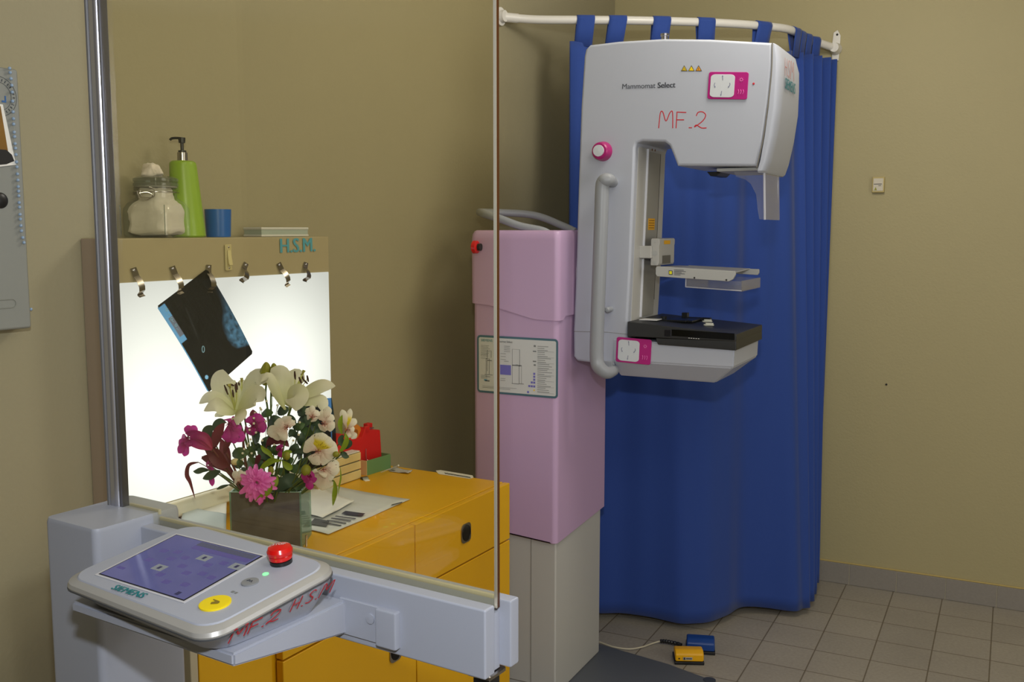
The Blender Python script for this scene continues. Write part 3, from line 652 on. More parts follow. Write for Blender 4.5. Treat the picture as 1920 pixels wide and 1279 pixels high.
bm = new(); tube(bm, [(A.x, .0745, zA), (XR2, .0745, zB)], .0016, 6); link('bright_edge', bm, clear_mat('acrylic_edge', (.8, .8, .85), 1.8, .1, .45, (.95, .95, 1)), ct)
bm = new(); tube(bm, [(A.x, .0745, A.z), (A.x, .0745, zA)], .0018, 6); link('corner_edge', bm, clear_mat('acrylic_edge', (.8, .8, .85), 1.8, .1, .45, (.95, .95, 1)), ct)
# face shield
bm = new(); a, b = g(1345, 316, .04), g(1440, 319, .04); box(bm, a.x, b.x, .03, .30, g(1345, 322, .04).z, a.z, .002, 1); fs_ = link('shield_rail', bm, M_greylt, MU)
bm = new(); a, b = g(1325, 322, .08), g(1347, 330, .08); prism(bm, [(a.x, .08, a.z), (b.x + .01, .08, a.z), (b.x - .005, .08, b.z), (a.x + .012, .08, b.z)], (0, .12, 0), .002); link('light_window', bm, M_black, MU)
SP = [(1376, 322), (1433, 322), (1434, 412), (1424, 411), (1421, 395), (1418, 365), (1408, 345), (1398, 337), (1380, 331)]
bm = new(); S = [g(x, y, .03) for x, y in SP]; prism(bm, S, (0, .003, 0))
e0, e1 = g(1433, 322, .03), g(1434, 412, .03); 
prism(bm, [(e0.x, .03, e0.z), (e1.x, .03, e1.z), (e1.x + .002, .22, e1.z + .0), (e0.x + .002, .22, e0.z)], (.003, 0, 0)); link('face_shield', bm, M_acr, fs_)
bm = new(); tube(bm, [(e0.x, .029, e0.z), (e1.x, .029, e1.z)], .0035, 8); link('bend_edge', bm, clear_mat('acrylic_edge', (.8, .8, .85), 1.8, .1, .45, (.95, .95, 1)), fs_)
# rotation hub between column and arm
bm = new(); lathe(bm, [(.12, -.02), (.12, .05)], 32, axis='x', o=(.0, .14, 1.45)); link('rotation_hub', bm, M_beige, MU)
# things left on the table
def gz(x, y): 
    k = (x - 1176) / 205; return G.hy(x, y, .1)
tz = lambda x: ta.z + (tb.z - ta.z) * (x - ta.x) / (tb.x - ta.x)
bm = new()
def tbox(x0, x1, y0, y1, h0, h1, b_=.001): 
    z_ = tz((x0 + x1) / 2); box(bm, x0, x1, y0, y1, z_ + h0, z_ + h1, b_, 1)
def tpt(px, py): 
    p = G.hz(px, py, tz(.3)); p = G.hz(px, py, tz(p.x)); return p
a = tpt(1242, 597); tbox(a.x, a.x + .10, a.y - .06, a.y - .03, 0, .006); tbox(a.x + .01, a.x + .022, a.y - .05, a.y - .02, 0, .014)
b = tpt(1278, 604); tbox(b.x - .05, b.x + .04, b.y - .012, b.y + .10, 0, .006); b = tpt(1278, 597); tbox(b.x, b.x + .02, b.y, b.y + .02, 0, .02); b = tpt(1300, 600); tbox(b.x - .02, b.x + .06, b.y - .01, b.y + .012, 0, .010)
o = link('positioning_bracket', bm, M_black, None, G); tag(o, 'low black plastic bracket lying on the black x-ray table', 'bracket')
bm = new(); a = tpt(1202, 598); b = tpt(1236, 596); box(bm, a.x, b.x + .03, a.y - .02, a.y + .035, tz(a.x) + .0, tz(a.x) + .002); tag(link('paper_strip', bm, [M_paper], None, G), 'white paper strip at the arm end of the black x-ray table', 'paper strip')
for px, py, lb in ((1326, 602, 'small white plastic clip on the black table, farther of the two'), (1329, 609, 'small white plastic clip on the black table, nearer of the two')):
    p = tpt(px, py + 3); Fz = Frame(G.M @ Vector((p.x, p.y, tz(p.x) + .0005)), 5); bm = new()
    prism(bm, [(x, y, 0) for x, y in rrect(.034, .016, .007, 4)], (0, 0, .004), .001, 1); prism(bm, [(x, y, .0038) for x, y in rrect(.026, .010, .004, 4, .002)], (.0, 0, .005), .001, 1)
    tag(link('plastic_clip', bm, mat('clip_white', (224, 222, 205), .4), None, Fz), lb, 'clip', 'white clips on the x-ray table')

# ------------------------------------------------------------------ foot pedals
def pedal(px, py, ang, colmat, label, w_=.095, d_=.085, h_=.052, lift=0):
    p = zfl(px, py, lift); F = Frame((p.x, p.y, lift), ang); t = thing('foot_pedal', label, 'foot pedal', F, 'foot pedals on the floor')
    bm = new(); prism(bm, [(0, 0, 0), (0, d_ * 1.05, 0), (0, d_ * 1.05, h_ * .35), (0, 0, h_ * .22)], (w_ + .004, 0, 0), .002, 1); [setattr(v, 'co', v.co - Vector((.002, 0, 0))) for v in bm.verts]; link('base', bm, M_black, t)
    bm = new(); prism(bm, [(0, -.002, h_ * .26), (0, d_ * .8, h_ * .45), (0, d_ * .8, h_ * .95), (0, d_ * .3, h_), (0, 0, h_ * .8)], (w_, 0, 0), .006, 3); pdl = link('pedal_cover', bm, colmat, t)
    return F, t, pdl, w_, d_, h_
M_py = mat('pedal_yellow', (240, 178, 10), .4); M_pb = mat('pedal_blue', (22, 66, 140), .4)
F, t, pdl, w_, d_, h_ = pedal(1266, 1247, 24, M_py, 'yellow foot pedal on the tiles beside the grey base plate', .105, .075, .052)
bm = new(); quad(bm, [(.028, -.0035, h_ * .42), (.062, -.0035, h_ * .42), (.062, -.0035, h_ * .62), (.028, -.0035, h_ * .62)], 0, nf, .001)
quad(bm, [(.030, -.0045, h_ * .44), (.036, -.0045, h_ * .44), (.036, -.0045, h_ * .60), (.030, -.0045, h_ * .60)], 1, nf, .001); quad(bm, [(.039, -.0045, h_ * .49), (.060, -.0045, h_ * .49), (.060, -.0045, h_ * .55), (.039, -.0045, h_ * .55)], 1, nf, .0008); link('sticker', bm, [M_greylt, M_ink], pdl)
bm = new(); lathe(bm, [(.003, 0), (.0025, -.0015), (.0005, -.001)], 10, axis='y', o=(.014, -.003, h_ * .5)); link('screw', bm, M_dark, pdl)
F, t, pdl, w_, d_, h_ = pedal(1287, 1226, 17, M_pb, 'dark blue foot pedal on the tiles behind the yellow pedal', .105, .085, .055)
bm = new(); cps = [zfl(x, y, .006) for x, y in ((1124, 1204), (1150, 1213), (1180, 1217), (1205, 1213), (1225, 1206), (1242, 1205), (1262, 1208), (1285, 1214))]
for q in cps[-3:]: q.z = .012
cs = spline(cps, 8); o = bm; tube(bm, cs[:42], .0032, 8); cbl = link('cable', bm, mat('cable_white', (205, 196, 170), .5)); tag(cbl, 'thin white cable on the floor tiles leading to the foot pedals', 'cable')
bm = new(); tube(bm, cs[38:54], .006, 10, rf=lambda k: 1 + .35 * (1 if int(k * 16) % 2 else 0)); link('strain_relief', bm, M_black, cbl)

# ------------------------------------------------------------------ cabinet
CB = Frame((-1.335, 2.63, .834), 87)
t = thing('drawer_cabinet', 'long yellow laminate cabinet with recessed chrome pulls under the light box', 'cabinet', Frame((-1.335, 2.63, 0), 87))
# its empty stands on the floor: parts use z from the floor
H0 = .834
PLAN = [(-1.25, .024), (-.002, .024), (-.002, .545), (-.80, .545), (-1.25, .40)]
bm = new(); prism(bm, [(x, y, H0 - .024) for x, y in PLAN], (0, 0, .024), .0015, 1); link('cabinet_top', bm, M_cab, t)
bm = new(); box(bm, -.79, -.02, .505, .545, H0 - .001, H0 + .046, .001, 1); link('back_ledge', bm, M_cab, t)
bm = new(); prism(bm, [(x + (.012 if x < -1 else -.002), min(y, .54) - (.004 if y > .3 else 0), .08) for x, y in PLAN], (0, 0, H0 - .104)); box(bm, -1.21, -.03, .06, .38, 0, .08); link('carcass', bm, M_cab, t)
bm = new(); box(bm, -1.255, -1.236, .0, .40, .02, H0 - .0245, .001, 1); ep = link('end_panel', bm, M_cabe, t); ep['label'] = 'beige end panel'
M_cup = mat('cup_dark', (30, 28, 26), .25, metal=.6)
def pull(x, z, par, h=.056, w_=.05):
    bm = new(); prism(bm, [(x + a, -.0005, z + b) for a, b in rrect(w_, h, .014, 6)], (0, -.003, 0), .001, 2); h_ = link('pull', bm, M_steel, par)
    bm = new(); loft(bm, [[(x + math.cos(2 * math.pi * k / 28) * w_ * .42 * s_, y, z + math.sin(2 * math.pi * k / 28) * h * .43 * s_) for k in range(28)] for s_, y in ((1, -.0042), (.98, -.005), (.9, -.0036), (.5, -.0036))]); link('pull_cup', bm, M_cup, h_)
def front(name, x0, x1, z0, z1, pulls=()):
    bm = new(); box(bm, x0 + .0012, x1 - .0012, 0, .02, H0 + z0 + .0012, H0 + z1 - .0005, .0012, 1); o = link(name, bm, M_cab, t)
    for (x, z) in pulls: pull(x, H0 + z, o)
front('drawer', -.495, 0, -.175, 0, [(-.252, -.088)]); front('drawer', -.999, -.498, -.175, 0, [(-.75, -.088)]); 
front('door', -.494, 0, -.74, -.178, [(-.40, -.307)]); front('door', -.999, -.497, -.74, -.178, [(-.59, -.307)])
front('door', -1.235, -1.03, -.74, 0, [])

# ------------------------------------------------------------------ light box on the left wall
LB = Frame(W1.M @ Vector((-2.94, 0, .885)), 90 - A1)
t = thing('light_box', 'beige wall light box with a glowing white panel and six metal film clips', 'light box', LB)
LBW, LBD = .738, .12; zT = 1.5795 - .885; zP0, zP1 = .045, 1.476 - .885
bm = new(); box(bm, 0, LBW, -LBD, -.001, 0, zT, .004, 2)
for f in bm.faces:
    if f.normal.x < -.8 or f.normal.x > .8: f.material_index = 1
hs = link('housing', bm, [M_lb, M_lbs], t)
def lightpanel():
    m = bpy.data.materials.new('light_panel'); m.use_nodes = True; nt = m.node_tree; nt.nodes.clear(); N = nt.nodes.new; L = nt.links.new
    o = N('ShaderNodeOutputMaterial'); e = N('ShaderNodeEmission'); e.inputs[0].default_value = (.92, .98, 1.08, 1); tc = N('ShaderNodeTexCoord')
    last = None
    for (cx, cz, sx, sz, s_) in ((.10, .25, 3.0, 2.6, .75), (.53, .33, 3.4, 3.2, .75), (.3, .2, 2.0, 2.2, .35)):
        mp = N('ShaderNodeMapping'); mp.vector_type = 'TEXTURE'; mp.inputs['Location'].default_value = (cx, 0, cz); mp.inputs['Scale'].default_value = (1 / sx, 50, 1 / sz); L(tc.outputs['Object'], mp.inputs[0])
        gdt = N('ShaderNodeTexGradient'); gdt.gradient_type = 'SPHERICAL'; L(mp.outputs[0], gdt.inputs[0]); mm = N('ShaderNodeMath'); mm.operation = 'MULTIPLY_ADD'; mm.inputs[1].default_value = s_
        L(gdt.outputs[1], mm.inputs[0])
        if last is None: mm.inputs[2].default_value = .76
        else: L(last.outputs[0], mm.inputs[2])
        last = mm
    L(last.outputs[0], e.inputs[1]); L(e.outputs[0], o.inputs[0]); return m
bm = new(); box(bm, .012, LBW - .006, -LBD - .003, -LBD + .004, zP0, zP1, .0015, 1); link('light_panel', bm, lightpanel(), t)
bm = new(); box(bm, .0, LBW, -LBD - .012, -LBD + .003, .0, zP0 - .002, .006, 3); link('bottom_rail', bm, mat('glow_lit_rail', (236, 232, 216), .4), t)  # rail colour whitened to carry the glow of the panel above
def lbp(x, y, v=-LBD - .001): return LB.hy(x, y, v)
text('H.S.M.', lbp(525, 474), lbp(590, 471), nf, mat('blue_stencil', (84, 156, 172), .6), hs, heavy=.03)
sw = lbp(427, 483); bm = new(); box(bm, sw.x - .011, sw.x + .011, -LBD - .006, -LBD, sw.z - .034, sw.z + .034, .002, 1); s_ = link('switch', bm, mat('switch_ivory', (190, 178, 130), .45), t)
bm = new(); prism(bm, [(sw.x - .006, -LBD - .006, sw.z - .018), (sw.x - .006, -LBD - .014, sw.z - .02), (sw.x - .006, -LBD - .007, sw.z + .02)], (.012, 0, 0), .001, 1); link('rocker', bm, mat('rocker_ivory', (204, 192, 140), .4), s_)
for dz in (-.027, .027):
    bm = new(); lathe(bm, [(.003, 0), (.0005, -.0015)], 8, axis='y', o=(sw.x, -LBD - .006, sw.z + dz)); link('screw', bm, M_steel, s_)
for (x, y, bend) in ((250, 507, 12), (323, 504, 14), (391, 501, -4), (460, 497, -28), (523, 497, 22), (573, 496, -16)):
    p = lbp(x, y); bm = new(); a = R(bend); ax = Vector((math.sin(a) * 1, 0, -math.cos(a))); sd = Vector((ax.z, 0, -ax.x)) * .0085
    prof = [(0, .001), (.012, .002), (.02, .003), (.03, .013), (.045, .019), (.055, .018), (.062, .008), (.066, .006), (.070, .010)]
    if abs(bend) > 15 and bend < 0: prof = [(s0_ * .8, d0) for s0_, d0 in prof]
    lps = []
    for i, (s0_, d0) in enumerate(prof):
        c = p + ax * (s0_ - .006) + Vector((0, -d0, 0)) + Vector((math.sin(i * .9) * .002 * (1 if bend > 0 else -1), 0, 0)); n_ = Vector((0, -.0007, 0)); lps.append([c - sd, c + sd, c + sd + n_, c - sd + n_])
    loft(bm, lps); cl_ = link('film_clip', bm, M_steel, t)
    bm = new(); ball(bm, p + Vector((0, -.0025, 0)), .0035, 1, .6, 1); link('rivet', bm, M_alu, cl_)
q = LB.hx(618, 577, LBW); bm = new(); box(bm, LBW - .001, LBW + .006, -.09, -.07, q.z - .012, q.z + .012, .002, 1); link('latch', bm, M_dark, t)

# films: transparent sheets whose density is painted per vertex
def film_mat(name):
    m = bpy.data.materials.new(name); m.use_nodes = True; nt = m.node_tree; nt.nodes.clear(); N = nt.nodes.new; L = nt.links.new
    o = N('ShaderNodeOutputMaterial'); t_ = N('ShaderNodeBsdfTransparent'); at = N('ShaderNodeAttribute'); at.attribute_name = 'film_tone'; L(at.outputs['Color'], t_.inputs[0])
    d = N('ShaderNodeBsdfPrincipled'); d.inputs['Base Color'].default_value = (.012, .013, .012, 1); d.inputs['Roughness'].default_value = .25
    mx = N('ShaderNodeMixShader'); mx.inputs[0].default_value = .22; ad = N('ShaderNodeMixShader'); ad.inputs[0].default_value = .35
    L(t_.outputs[0], ad.inputs[1]); L(d.outputs[0], ad.inputs[2]); L(ad.outputs[0], o.inputs[0]); return m
def film(name, corners, off, fn, F, nu=90, nv=120, rad=.05):
    tl_, tr_, br_, bl_ = corners; bm = new(); lay = bm.loops.layers.float_color.new('film_tone'); V = []
    for j in range(nv + 1):
        for i in range(nu + 1):
            u, v = i / nu, j / nv; p = tl_.lerp(tr_, u).lerp(bl_.lerp(br_, u), v); V.append(bm.verts.new(p + Vector((0, -.006 * math.sin(v * 3.1), 0))))
    for j in range(nv):
        for i in range(nu):
            u, v = (i + .5) / nu, (j + .5) / nv; A_ = 1.35
            du, dv = min(u, 1 - u), min(v, 1 - v) * A_
            if du < rad and dv < rad and (rad - du) ** 2 + (rad - dv) ** 2 > rad * rad: continue
            ids = [(i, j), (i, j + 1), (i + 1, j + 1), (i + 1, j)]; f = bm.faces.new([V[b * (nu + 1) + a] for a, b in ids])
            for lp_2, (a, b) in zip(f.loops, ids): lp_2[lay] = tuple(fn(a / nu, b / nv)) + (1,)
    bmesh.ops.delete(bm, geom=[v_ for v_ in bm.verts if not v_.link_faces], context='VERTS')
    o = link(name, bm, film_mat(name + '_film'), None, F, sharp=180); return o
from mathutils import noise as mn
BL = (.20, .50, .82)
def ext(v):
    T = [(.08, 0), (.2, .03), (.3, .055), (.42, .115), (.52, .235), (.6, .27), (.69, .285), (.78, .265), (.84, .21), (.885, .06), (.9, 0)]
    if v < T[0][0] or v > T[-1][0]: return 0
    for a, b in zip(T, T[1:]):
        if a[0] <= v <= b[0]: return a[1] + (b[1] - a[1]) * (v - a[0]) / (b[0] - a[0])
def dens_a(u, v):
    # u: 0 left edge .. 1 right edge, v: top .. bottom
    if u < .13 and .02 < v < .42 and not (u > .05 and .15 < v < .36): return BL
    if u < .012: return BL
    if .05 < u < .13 and .15 <= v <= .36: return (.22, .24, .30)
    c = .012 + .006 * mn.noise(Vector((u * 40, v * 6, 0)))
    k = 1 - u; e_ = ext(v); d = Vector((0, 0, 0))
    if e_ > 0 and k < e_ + .02:
        s_ = min(1, max(0, (e_ + .02 - k) / .09)); n_ = mn.fractal(Vector((u * 14, v * 18, 2)), 1, 2, 5) * .5 + .45
        s_ *= max(.08, n_) * (0.25 + .75 * min(1, max(0, (v - .25) / .35))); return (.015 + .13 * s_, .02 + .34 * s_, .025 + .55 * s_)
    if .17 < v < .55: 
        w_ = abs(u - (.42 - (v - .0) * .28)); 
        if w_ < .02: c += .03 * (1 - w_ / .02) * (1 - abs(v - .3) / .3 if abs(v - .3) < .3 else 0)
    if (u - .10) ** 2 + ((v - .86) * 1.35) ** 2 < .028 ** 2: return (.3, .62, .9)
    return (c, c, c * .95)
tp, lf, rt_, = lbp(388, 504, -LBD - .006), lbp(293.5, 575, -LBD - .006), lbp(474.5, 662, -LBD - .006); bt = lf + (rt_ - tp)
o = film('x_ray_film', (lf, tp, rt_, bt), 0, dens_a, LB); tag(o, 'dark mammogram film hanging aslant from a clip on the glowing panel', 'x-ray film')
M_mark = mat('film_mark', (150, 200, 235), .5, emis=(150, 200, 235), estr=0)
bm = new(); c = lbp(381, 655, -LBD - .0135); tube(bm, [c + Vector((math.cos(R(a)) * .004, 0, math.sin(R(a)) * .008)) for a in range(0, 361, 30)], .0012, 5)
for k, (x, y) in enumerate(((313, 581), (317, 590), (322, 598), (325, 603), (330, 610), (333, 617))):
    c = lbp(x, y, -LBD - .0135); 
    if k in (1, 3, 5): tube(bm, [c + Vector((-.003, 0, .002)), c + Vector((.002, 0, -.002))], .0009, 5)
    else: tube(bm, [c + Vector((math.cos(R(a)) * .003, 0, math.sin(R(a)) * .0035)) for a in range(0, 361, 45)], .0009, 5)
link('film_numbers', bm, M_mark, o).matrix_parent_inverse.identity()
def dens_b(u, v):
    if u > .86 or v < .06: return (.10, .28, .62)
    return (.012, .012, .012)
P = [lbp(560, 752, -LBD - .03), lbp(622, 746, -LBD - .03), lbp(631, 868, -LBD - .03), lbp(569, 885, -LBD - .03)]
o = film('x_ray_film', P, 0, dens_b, LB, 30, 40, .03); tag(o, 'dark film with a blue border propped behind the flowers at the panel corner', 'x-ray film')

# ------------------------------------------------------------------ things on top of the light box
TZ = 1.5795
def on_lb(px, y=-.06): p = W1.hy(px, 443.5, y); return Frame(W1.M @ Vector((p.x, y, TZ)), 90 - A1 - 0)
# glass jar
xj = W1.hy(297, 443, -.064).x; PJ = W1.M @ Vector((xj, -.062, TZ + .0005)); mj = (PJ - EYE).dot(FW) / F_PX
FJ = Frame(PJ, YAW / R(1) + 14 - 28)
M_jar = clear_mat('jar_glass', (.93, .95, .93), 1.5, .03, .04, (.85, .9, .85))
t = thing('glass_jar', 'square clip top glass jar full of cotton wool on the light box', 'jar', FJ)
SJ = 96 * mj / .100          # so that the body is as wide as in the picture
def jl(prof): return [(w_ * SJ, r_ * SJ, z * SJ) for w_, r_, z in prof]
bm = new(); lps = [[(x, y, z) for x, y in rrect(w_, w_, r_, 6)] for w_, r_, z in jl([(.092, .016, .0), (.100, .020, .005), (.101, .020, .045), (.100, .022, .056), (.094, .030, .066), (.084, .036, .073)])]
lps += [[(x, y, z) for x, y in rrect(w_, w_, w_ / 2 - .0005, 6)] for w_, r_, z in jl([(.076, 0, .077), (.076, 0, .090), (.083, 0, .092), (.083, 0, .097)])]
loft(bm, lps, cap=True); link('jar_body', bm, M_jar, t)
for sx, sy in ((1, 1), (-1, 1), (-1, -1), (1, -1)):
    bm = new(); tube(bm, [(sx * .0478 * SJ, sy * .0478 * SJ, z * SJ) for z in (.006, .045, .062)], .0010, 6); link('corner_edge', bm, clear_mat('edge_green', (.40, .50, .42), 1.5, .1, .1), t)
bm = new(); lathe(bm, [(r_ * SJ, z * SJ) for r_, z in ((.037, .098), (.042, .099), (.042, .104), (.039, .106), (.042, .108), (.042, .113), (.034, .117), (.0005, .118))], 30); ld = link('jar_lid', bm, clear_mat('jar_lid_glass', (.72, .76, .72), 1.5, .05, .12, (.6, .62, .58)), t)
bm = new(); lathe(bm, [(r_ * SJ, z * SJ) for r_, z in ((.0385, .0965), (.0395, .0965), (.0395, .0985), (.0385, .0985))], 30); link('rubber_ring', bm, mat('ring_grey', (150, 148, 140), .6), ld)
bm = new(); tube(bm, [(math.cos(R(a)) * .0425 * SJ, math.sin(R(a)) * .0425 * SJ, .087 * SJ) for a in range(0, 361, 15)], .0011, 6)
n_ = (FJ.m.inverted() @ (EYE - FJ.o)); n_ = Vector((n_.x, n_.y, 0)).normalized(); s_ = Vector((-n_.y, n_.x, 0))
for loopc in ([(-.012, .090), (-.012, .080), (-.002, .076), (.012, .078), (.012, .092), (.004, .096)], [(-.018, .088), (-.014, .074), (.0, .072), (.010, .080), (.0, .086), (-.014, .084)]):
    tube(bm, spline([n_ * .044 * SJ + s_ * ((u_ - .016) * SJ) + Vector((0, 0, z_ * SJ)) for u_, z_ in loopc], 4), .0011, 6)
link('wire_clasp', bm, M_steel, t)
M_cot = mat('cotton', (226, 216, 206), .95, bump=.5, bscale=60, sheen=.4)
def cotton(lps, F, label, amp=.005):
    bm = new(); loft(bm, lps); bmesh.ops.subdivide_edges(bm, edges=list(bm.edges), cuts=2, use_grid_fill=True)
    for v_ in bm.verts: v_.co += Vector([mn.noise(v_.co * 45 + Vector((k * 9, 3, 0))) * amp + mn.noise(v_.co * 140 + Vector((k * 5, 0, 1))) * amp * .35 for k in range(3)])
    return tag(link('cotton_wool', bm, M_cot, None, F, sharp=180), label, 'cotton wool')
cotton([[(x, y, z) for x, y in rrect(w_, w_, r_, 5)] for w_, r_, z in jl([(.070, .02, .006), (.088, .022, .010), (.088, .022, .030), (.088, .022, .050), (.082, .03, .062), (.064, .03, .072), (.062, .03, .090), (.050, .024, .096)])], FJ, 'white cotton wool packed inside the glass jar', .005)
cotton([[(x - .006, y - .006, z) for x, y in rrect(w_, w_ * .8, r_, 5)] for w_, r_, z in jl([(.030, .012, .1185), (.044, .016, .121), (.040, .015, .130), (.030, .011, .138), (.012, .004, .142)])], FJ, 'small tuft of cotton wool resting on the jar lid', .007)
# green bottle
def depth_at(P): return (P - EYE).dot(FW)
xc = W1.hy(354, 443, -.075).x; PB_ = W1.M @ Vector((xc, -.075, TZ)); mpp = depth_at(PB_) / F_PX
rb_, rt = 31 * mpp, 24.5 * mpp; hb = 141 * mpp
FBt = Frame(PB_ + Vector((0, 0, .0003)), YAW / R(1))
t = thing('pump_bottle', 'lime green pump bottle with a black pump head on the light box', 'bottle', FBt)
bm = new(); lathe(bm, [(rb_ * .9, 0), (rb_, .004), (rb_ * .985, .03), (rt, hb - .012), (rt * .96, hb - .004), (rt * .8, hb), (.014, hb + .001)], 36)
for v_ in bm.verts: v_.co.x -= v_.co.z / hb * 6.5 * mpp
link('bottle_body', bm, mat('lime_plastic', (142, 178, 48), .35, coat=.1), t)
sx = -6.5 * mpp
bm = new(); lathe(bm, [(.0125, hb), (.0125, hb + .021), (.011, hb + .022), (.0005, hb + .022)], 28, sx); link('collar', bm, M_steel, t)
bm = new(); lathe(bm, [(.010, hb + .021), (.010, hb + .026), (.004, hb + .027), (.004, hb + .044), (.008, hb + .045), (.009, hb + .058), (.0005, hb + .059)], 20, sx)
tube(bm, spline([(sx + .008, 0, hb + .055), (sx - .010, 0, hb + .057), (sx - .024, -.002, hb + .056), (sx - .029, -.002, hb + .052)], 5), .0032, 8); link('pump', bm, M_black, t)
# blue cup
xc = W1.hy(410, 443, -.06).x; rc = 25.3 * mpp; hc_ = 53.5 * mpp
F = Frame(W1.M @ Vector((xc, -.06, TZ + .0003)), 0); bm = new(); lathe(bm, [(rc * .88, 0), (rc * .91, .002), (rc, hc_), (rc - .003, hc_), (rc * .86, .006), (.0005, .005)], 36)
tag(link('plastic_cup', bm, mat('cup_blue', (22, 96, 180), .35), None, F), 'small blue plastic cup beside the green pump bottle', 'cup')
# small white device
a = W1.hy(482, 443, -.08); b = W1.hy(571, 443, -.08); F = Frame(W1.M @ Vector(((a.x + b.x) / 2, -.062, TZ + .0003)), 90 - A1); w_ = b.x - a.x
t = thing('small_white_box', 'flat whitish plastic box lying at the right end of the light box top', 'box', F)
bm = new(); box(bm, -w_ / 2, w_ / 2, -.035, .035, 0, .006, .002); box(bm, -w_ / 2, w_ / 2, -.035, .035, .019, .026, .002); link('shell', bm, mat('box_white', (206, 204, 198), .4), t)
bm = new(); box(bm, -w_ / 2 + .002, w_ / 2 - .002, -.033, .033, .006, .019); link('translucent_band', bm, mat('band_green', (168, 178, 168), .3), t)

# ------------------------------------------------------------------ grey box on the left wall
a = W1.hy(33, 130, -.0); bq = W1.hy(55, 616, 0); 
xr_ = W1.hy(34, 133, -.05).x; ztop = W1.hy(20, 128, -.05).z; zbot_ = W1.hy(50, 616, -.05).z
F = Frame(W1.M @ Vector((xr_ - .6, 0, zbot_)), 90 - A1); hg = ztop - zbot_
t = thing('wall_dispenser', 'grey plastic wall dispenser box cut off by the left picture edge', 'dispenser', F)
bm = new(); box(bm, 0, .6, -.05, -.001, 0, hg, .006, 3); gb = link('case', bm, mat('case_grey', (140, 142, 136), .5, bump=.1, bscale=500), t)
def gp(x, y, v=-.0505): return F.hy(x, y, v)
c = gp(-5, 571); bm = new(); lo_ = [(c.x + x, -.0505, c.z + z) for x, z in rrect(.085, .018, .0085, 6)]; tube(bm, [Vector(p) for p in lo_] + [Vector(lo_[0])], .0012, 6); link('embossed_badge', bm, mat('case_grey2', (136, 138, 130), .5), gb)
bm = new(); ball(bm, gp(1, 376), .017, 1, .35, 1, u=20, v=12); tag(link('round_magnet', bm, M_black, None, F), 'round black magnet on the grey wall dispenser', 'magnet')
bm = new(); cc = gp(-4, 180)
for rr in (.042, .030): tube(bm, [cc + Vector((math.cos(R(a)) * rr, 0, math.sin(R(a)) * rr)) for a in range(0, 361, 10)], .0005, 4)
for a in range(0, 360, 12): 
    d = Vector((math.cos(R(a)), 0, math.sin(R(a)))); tube(bm, [cc + d * .033, cc + d * .038], .0012, 4)
quad(bm, [cc + Vector(v_) for v_ in ((.008, 0, -.012), (.018, 0, -.012), (.018, 0, .002), (.015, 0, .002), (.015, 0, -.008), (.008, 0, -.008))], 1, nf, .0004); link('round_emblem', bm, [mat('emblem_grey', (84, 88, 92), .6), mat('emblem_blue', (50, 100, 160), .6)], gb)
# photo print
bm = new(); P = [gp(-30, 190, -.053), gp(5, 196, -.053), gp(30, 309, -.053), gp(-30, 316, -.053)]; prism(bm, P, (0, -.0006, 0)); ph = link('photo_print', bm, mat('print_white', (238, 236, 230), .3), None, F); tag(ph, 'glossy snapshot with brown and black tones stuck on the grey dispenser', 'photo')
bm = new(); prism(bm, [gp(-30, 197, -.0538), gp(1, 199, -.0538), gp(16, 290, -.0538), gp(-30, 280, -.0538)], (0, -.0002, 0)); link('brown_area', bm, mat('photo_brown', (130, 92, 24), .4, noise=.3, nscale=20), ph)
bm = new(); prism(bm, [gp(-30, 278, -.054), gp(12, 281, -.054), gp(22, 290, -.054), gp(27, 302, -.054), (gp(12, 308, -.054)), gp(-30, 312, -.054)], (0, -.0002, 0)); link('black_area', bm, M_dark, ph)
# bead garland
bm = new(); gpts = [gp(x, y, -.056) for x, y in ((18, 128), (22, 160), (24, 200), (26, 240), (30, 290), (33, 330), (36, 380), (40, 430), (45, 455))]; gs = spline(gpts, 12); tube(bm, gs, .0005, 5)
t = thing('bead_garland', 'string of small pale blue pearl beads hung down the grey dispenser', 'garland', F); link('string', bm, mat('string', (160, 165, 160), .6), t)
M_pearl = mat('pearl_blue', (150, 175, 205), .25, coat=.6); ys = [128, 136, 148, 159, 171, 191, 210, 221, 233, 246, 257, 268, 279, 291, 302, 314, 327, 338, 348, 358, 368, 379, 390, 402, 412, 423, 434, 446, 457]; base = None
for y_ in ys:
    p = min(gs, key=lambda q_: abs(q_.z - gp(20, y_, -.056).z)); 
    if base is None: bm = new(); ball(bm, (0, 0, 0), .0036, u=12, v=8); base = link('bead', bm, M_pearl, t); o = base
    else: o = base.copy(); C.objects.link(o)
    o.parent = t; o.location = p
bm = new(); ball(bm, (0, 0, 0), .0036, u=12, v=8); p = F.hy(55.5, 580, -.01); o = link('bead', bm, M_pearl, None); o.location = F.M @ Vector((p.x + .002, -.012, p.z)); tag(o, 'single blue bead at the right edge of the grey dispenser, near its bottom', 'bead')

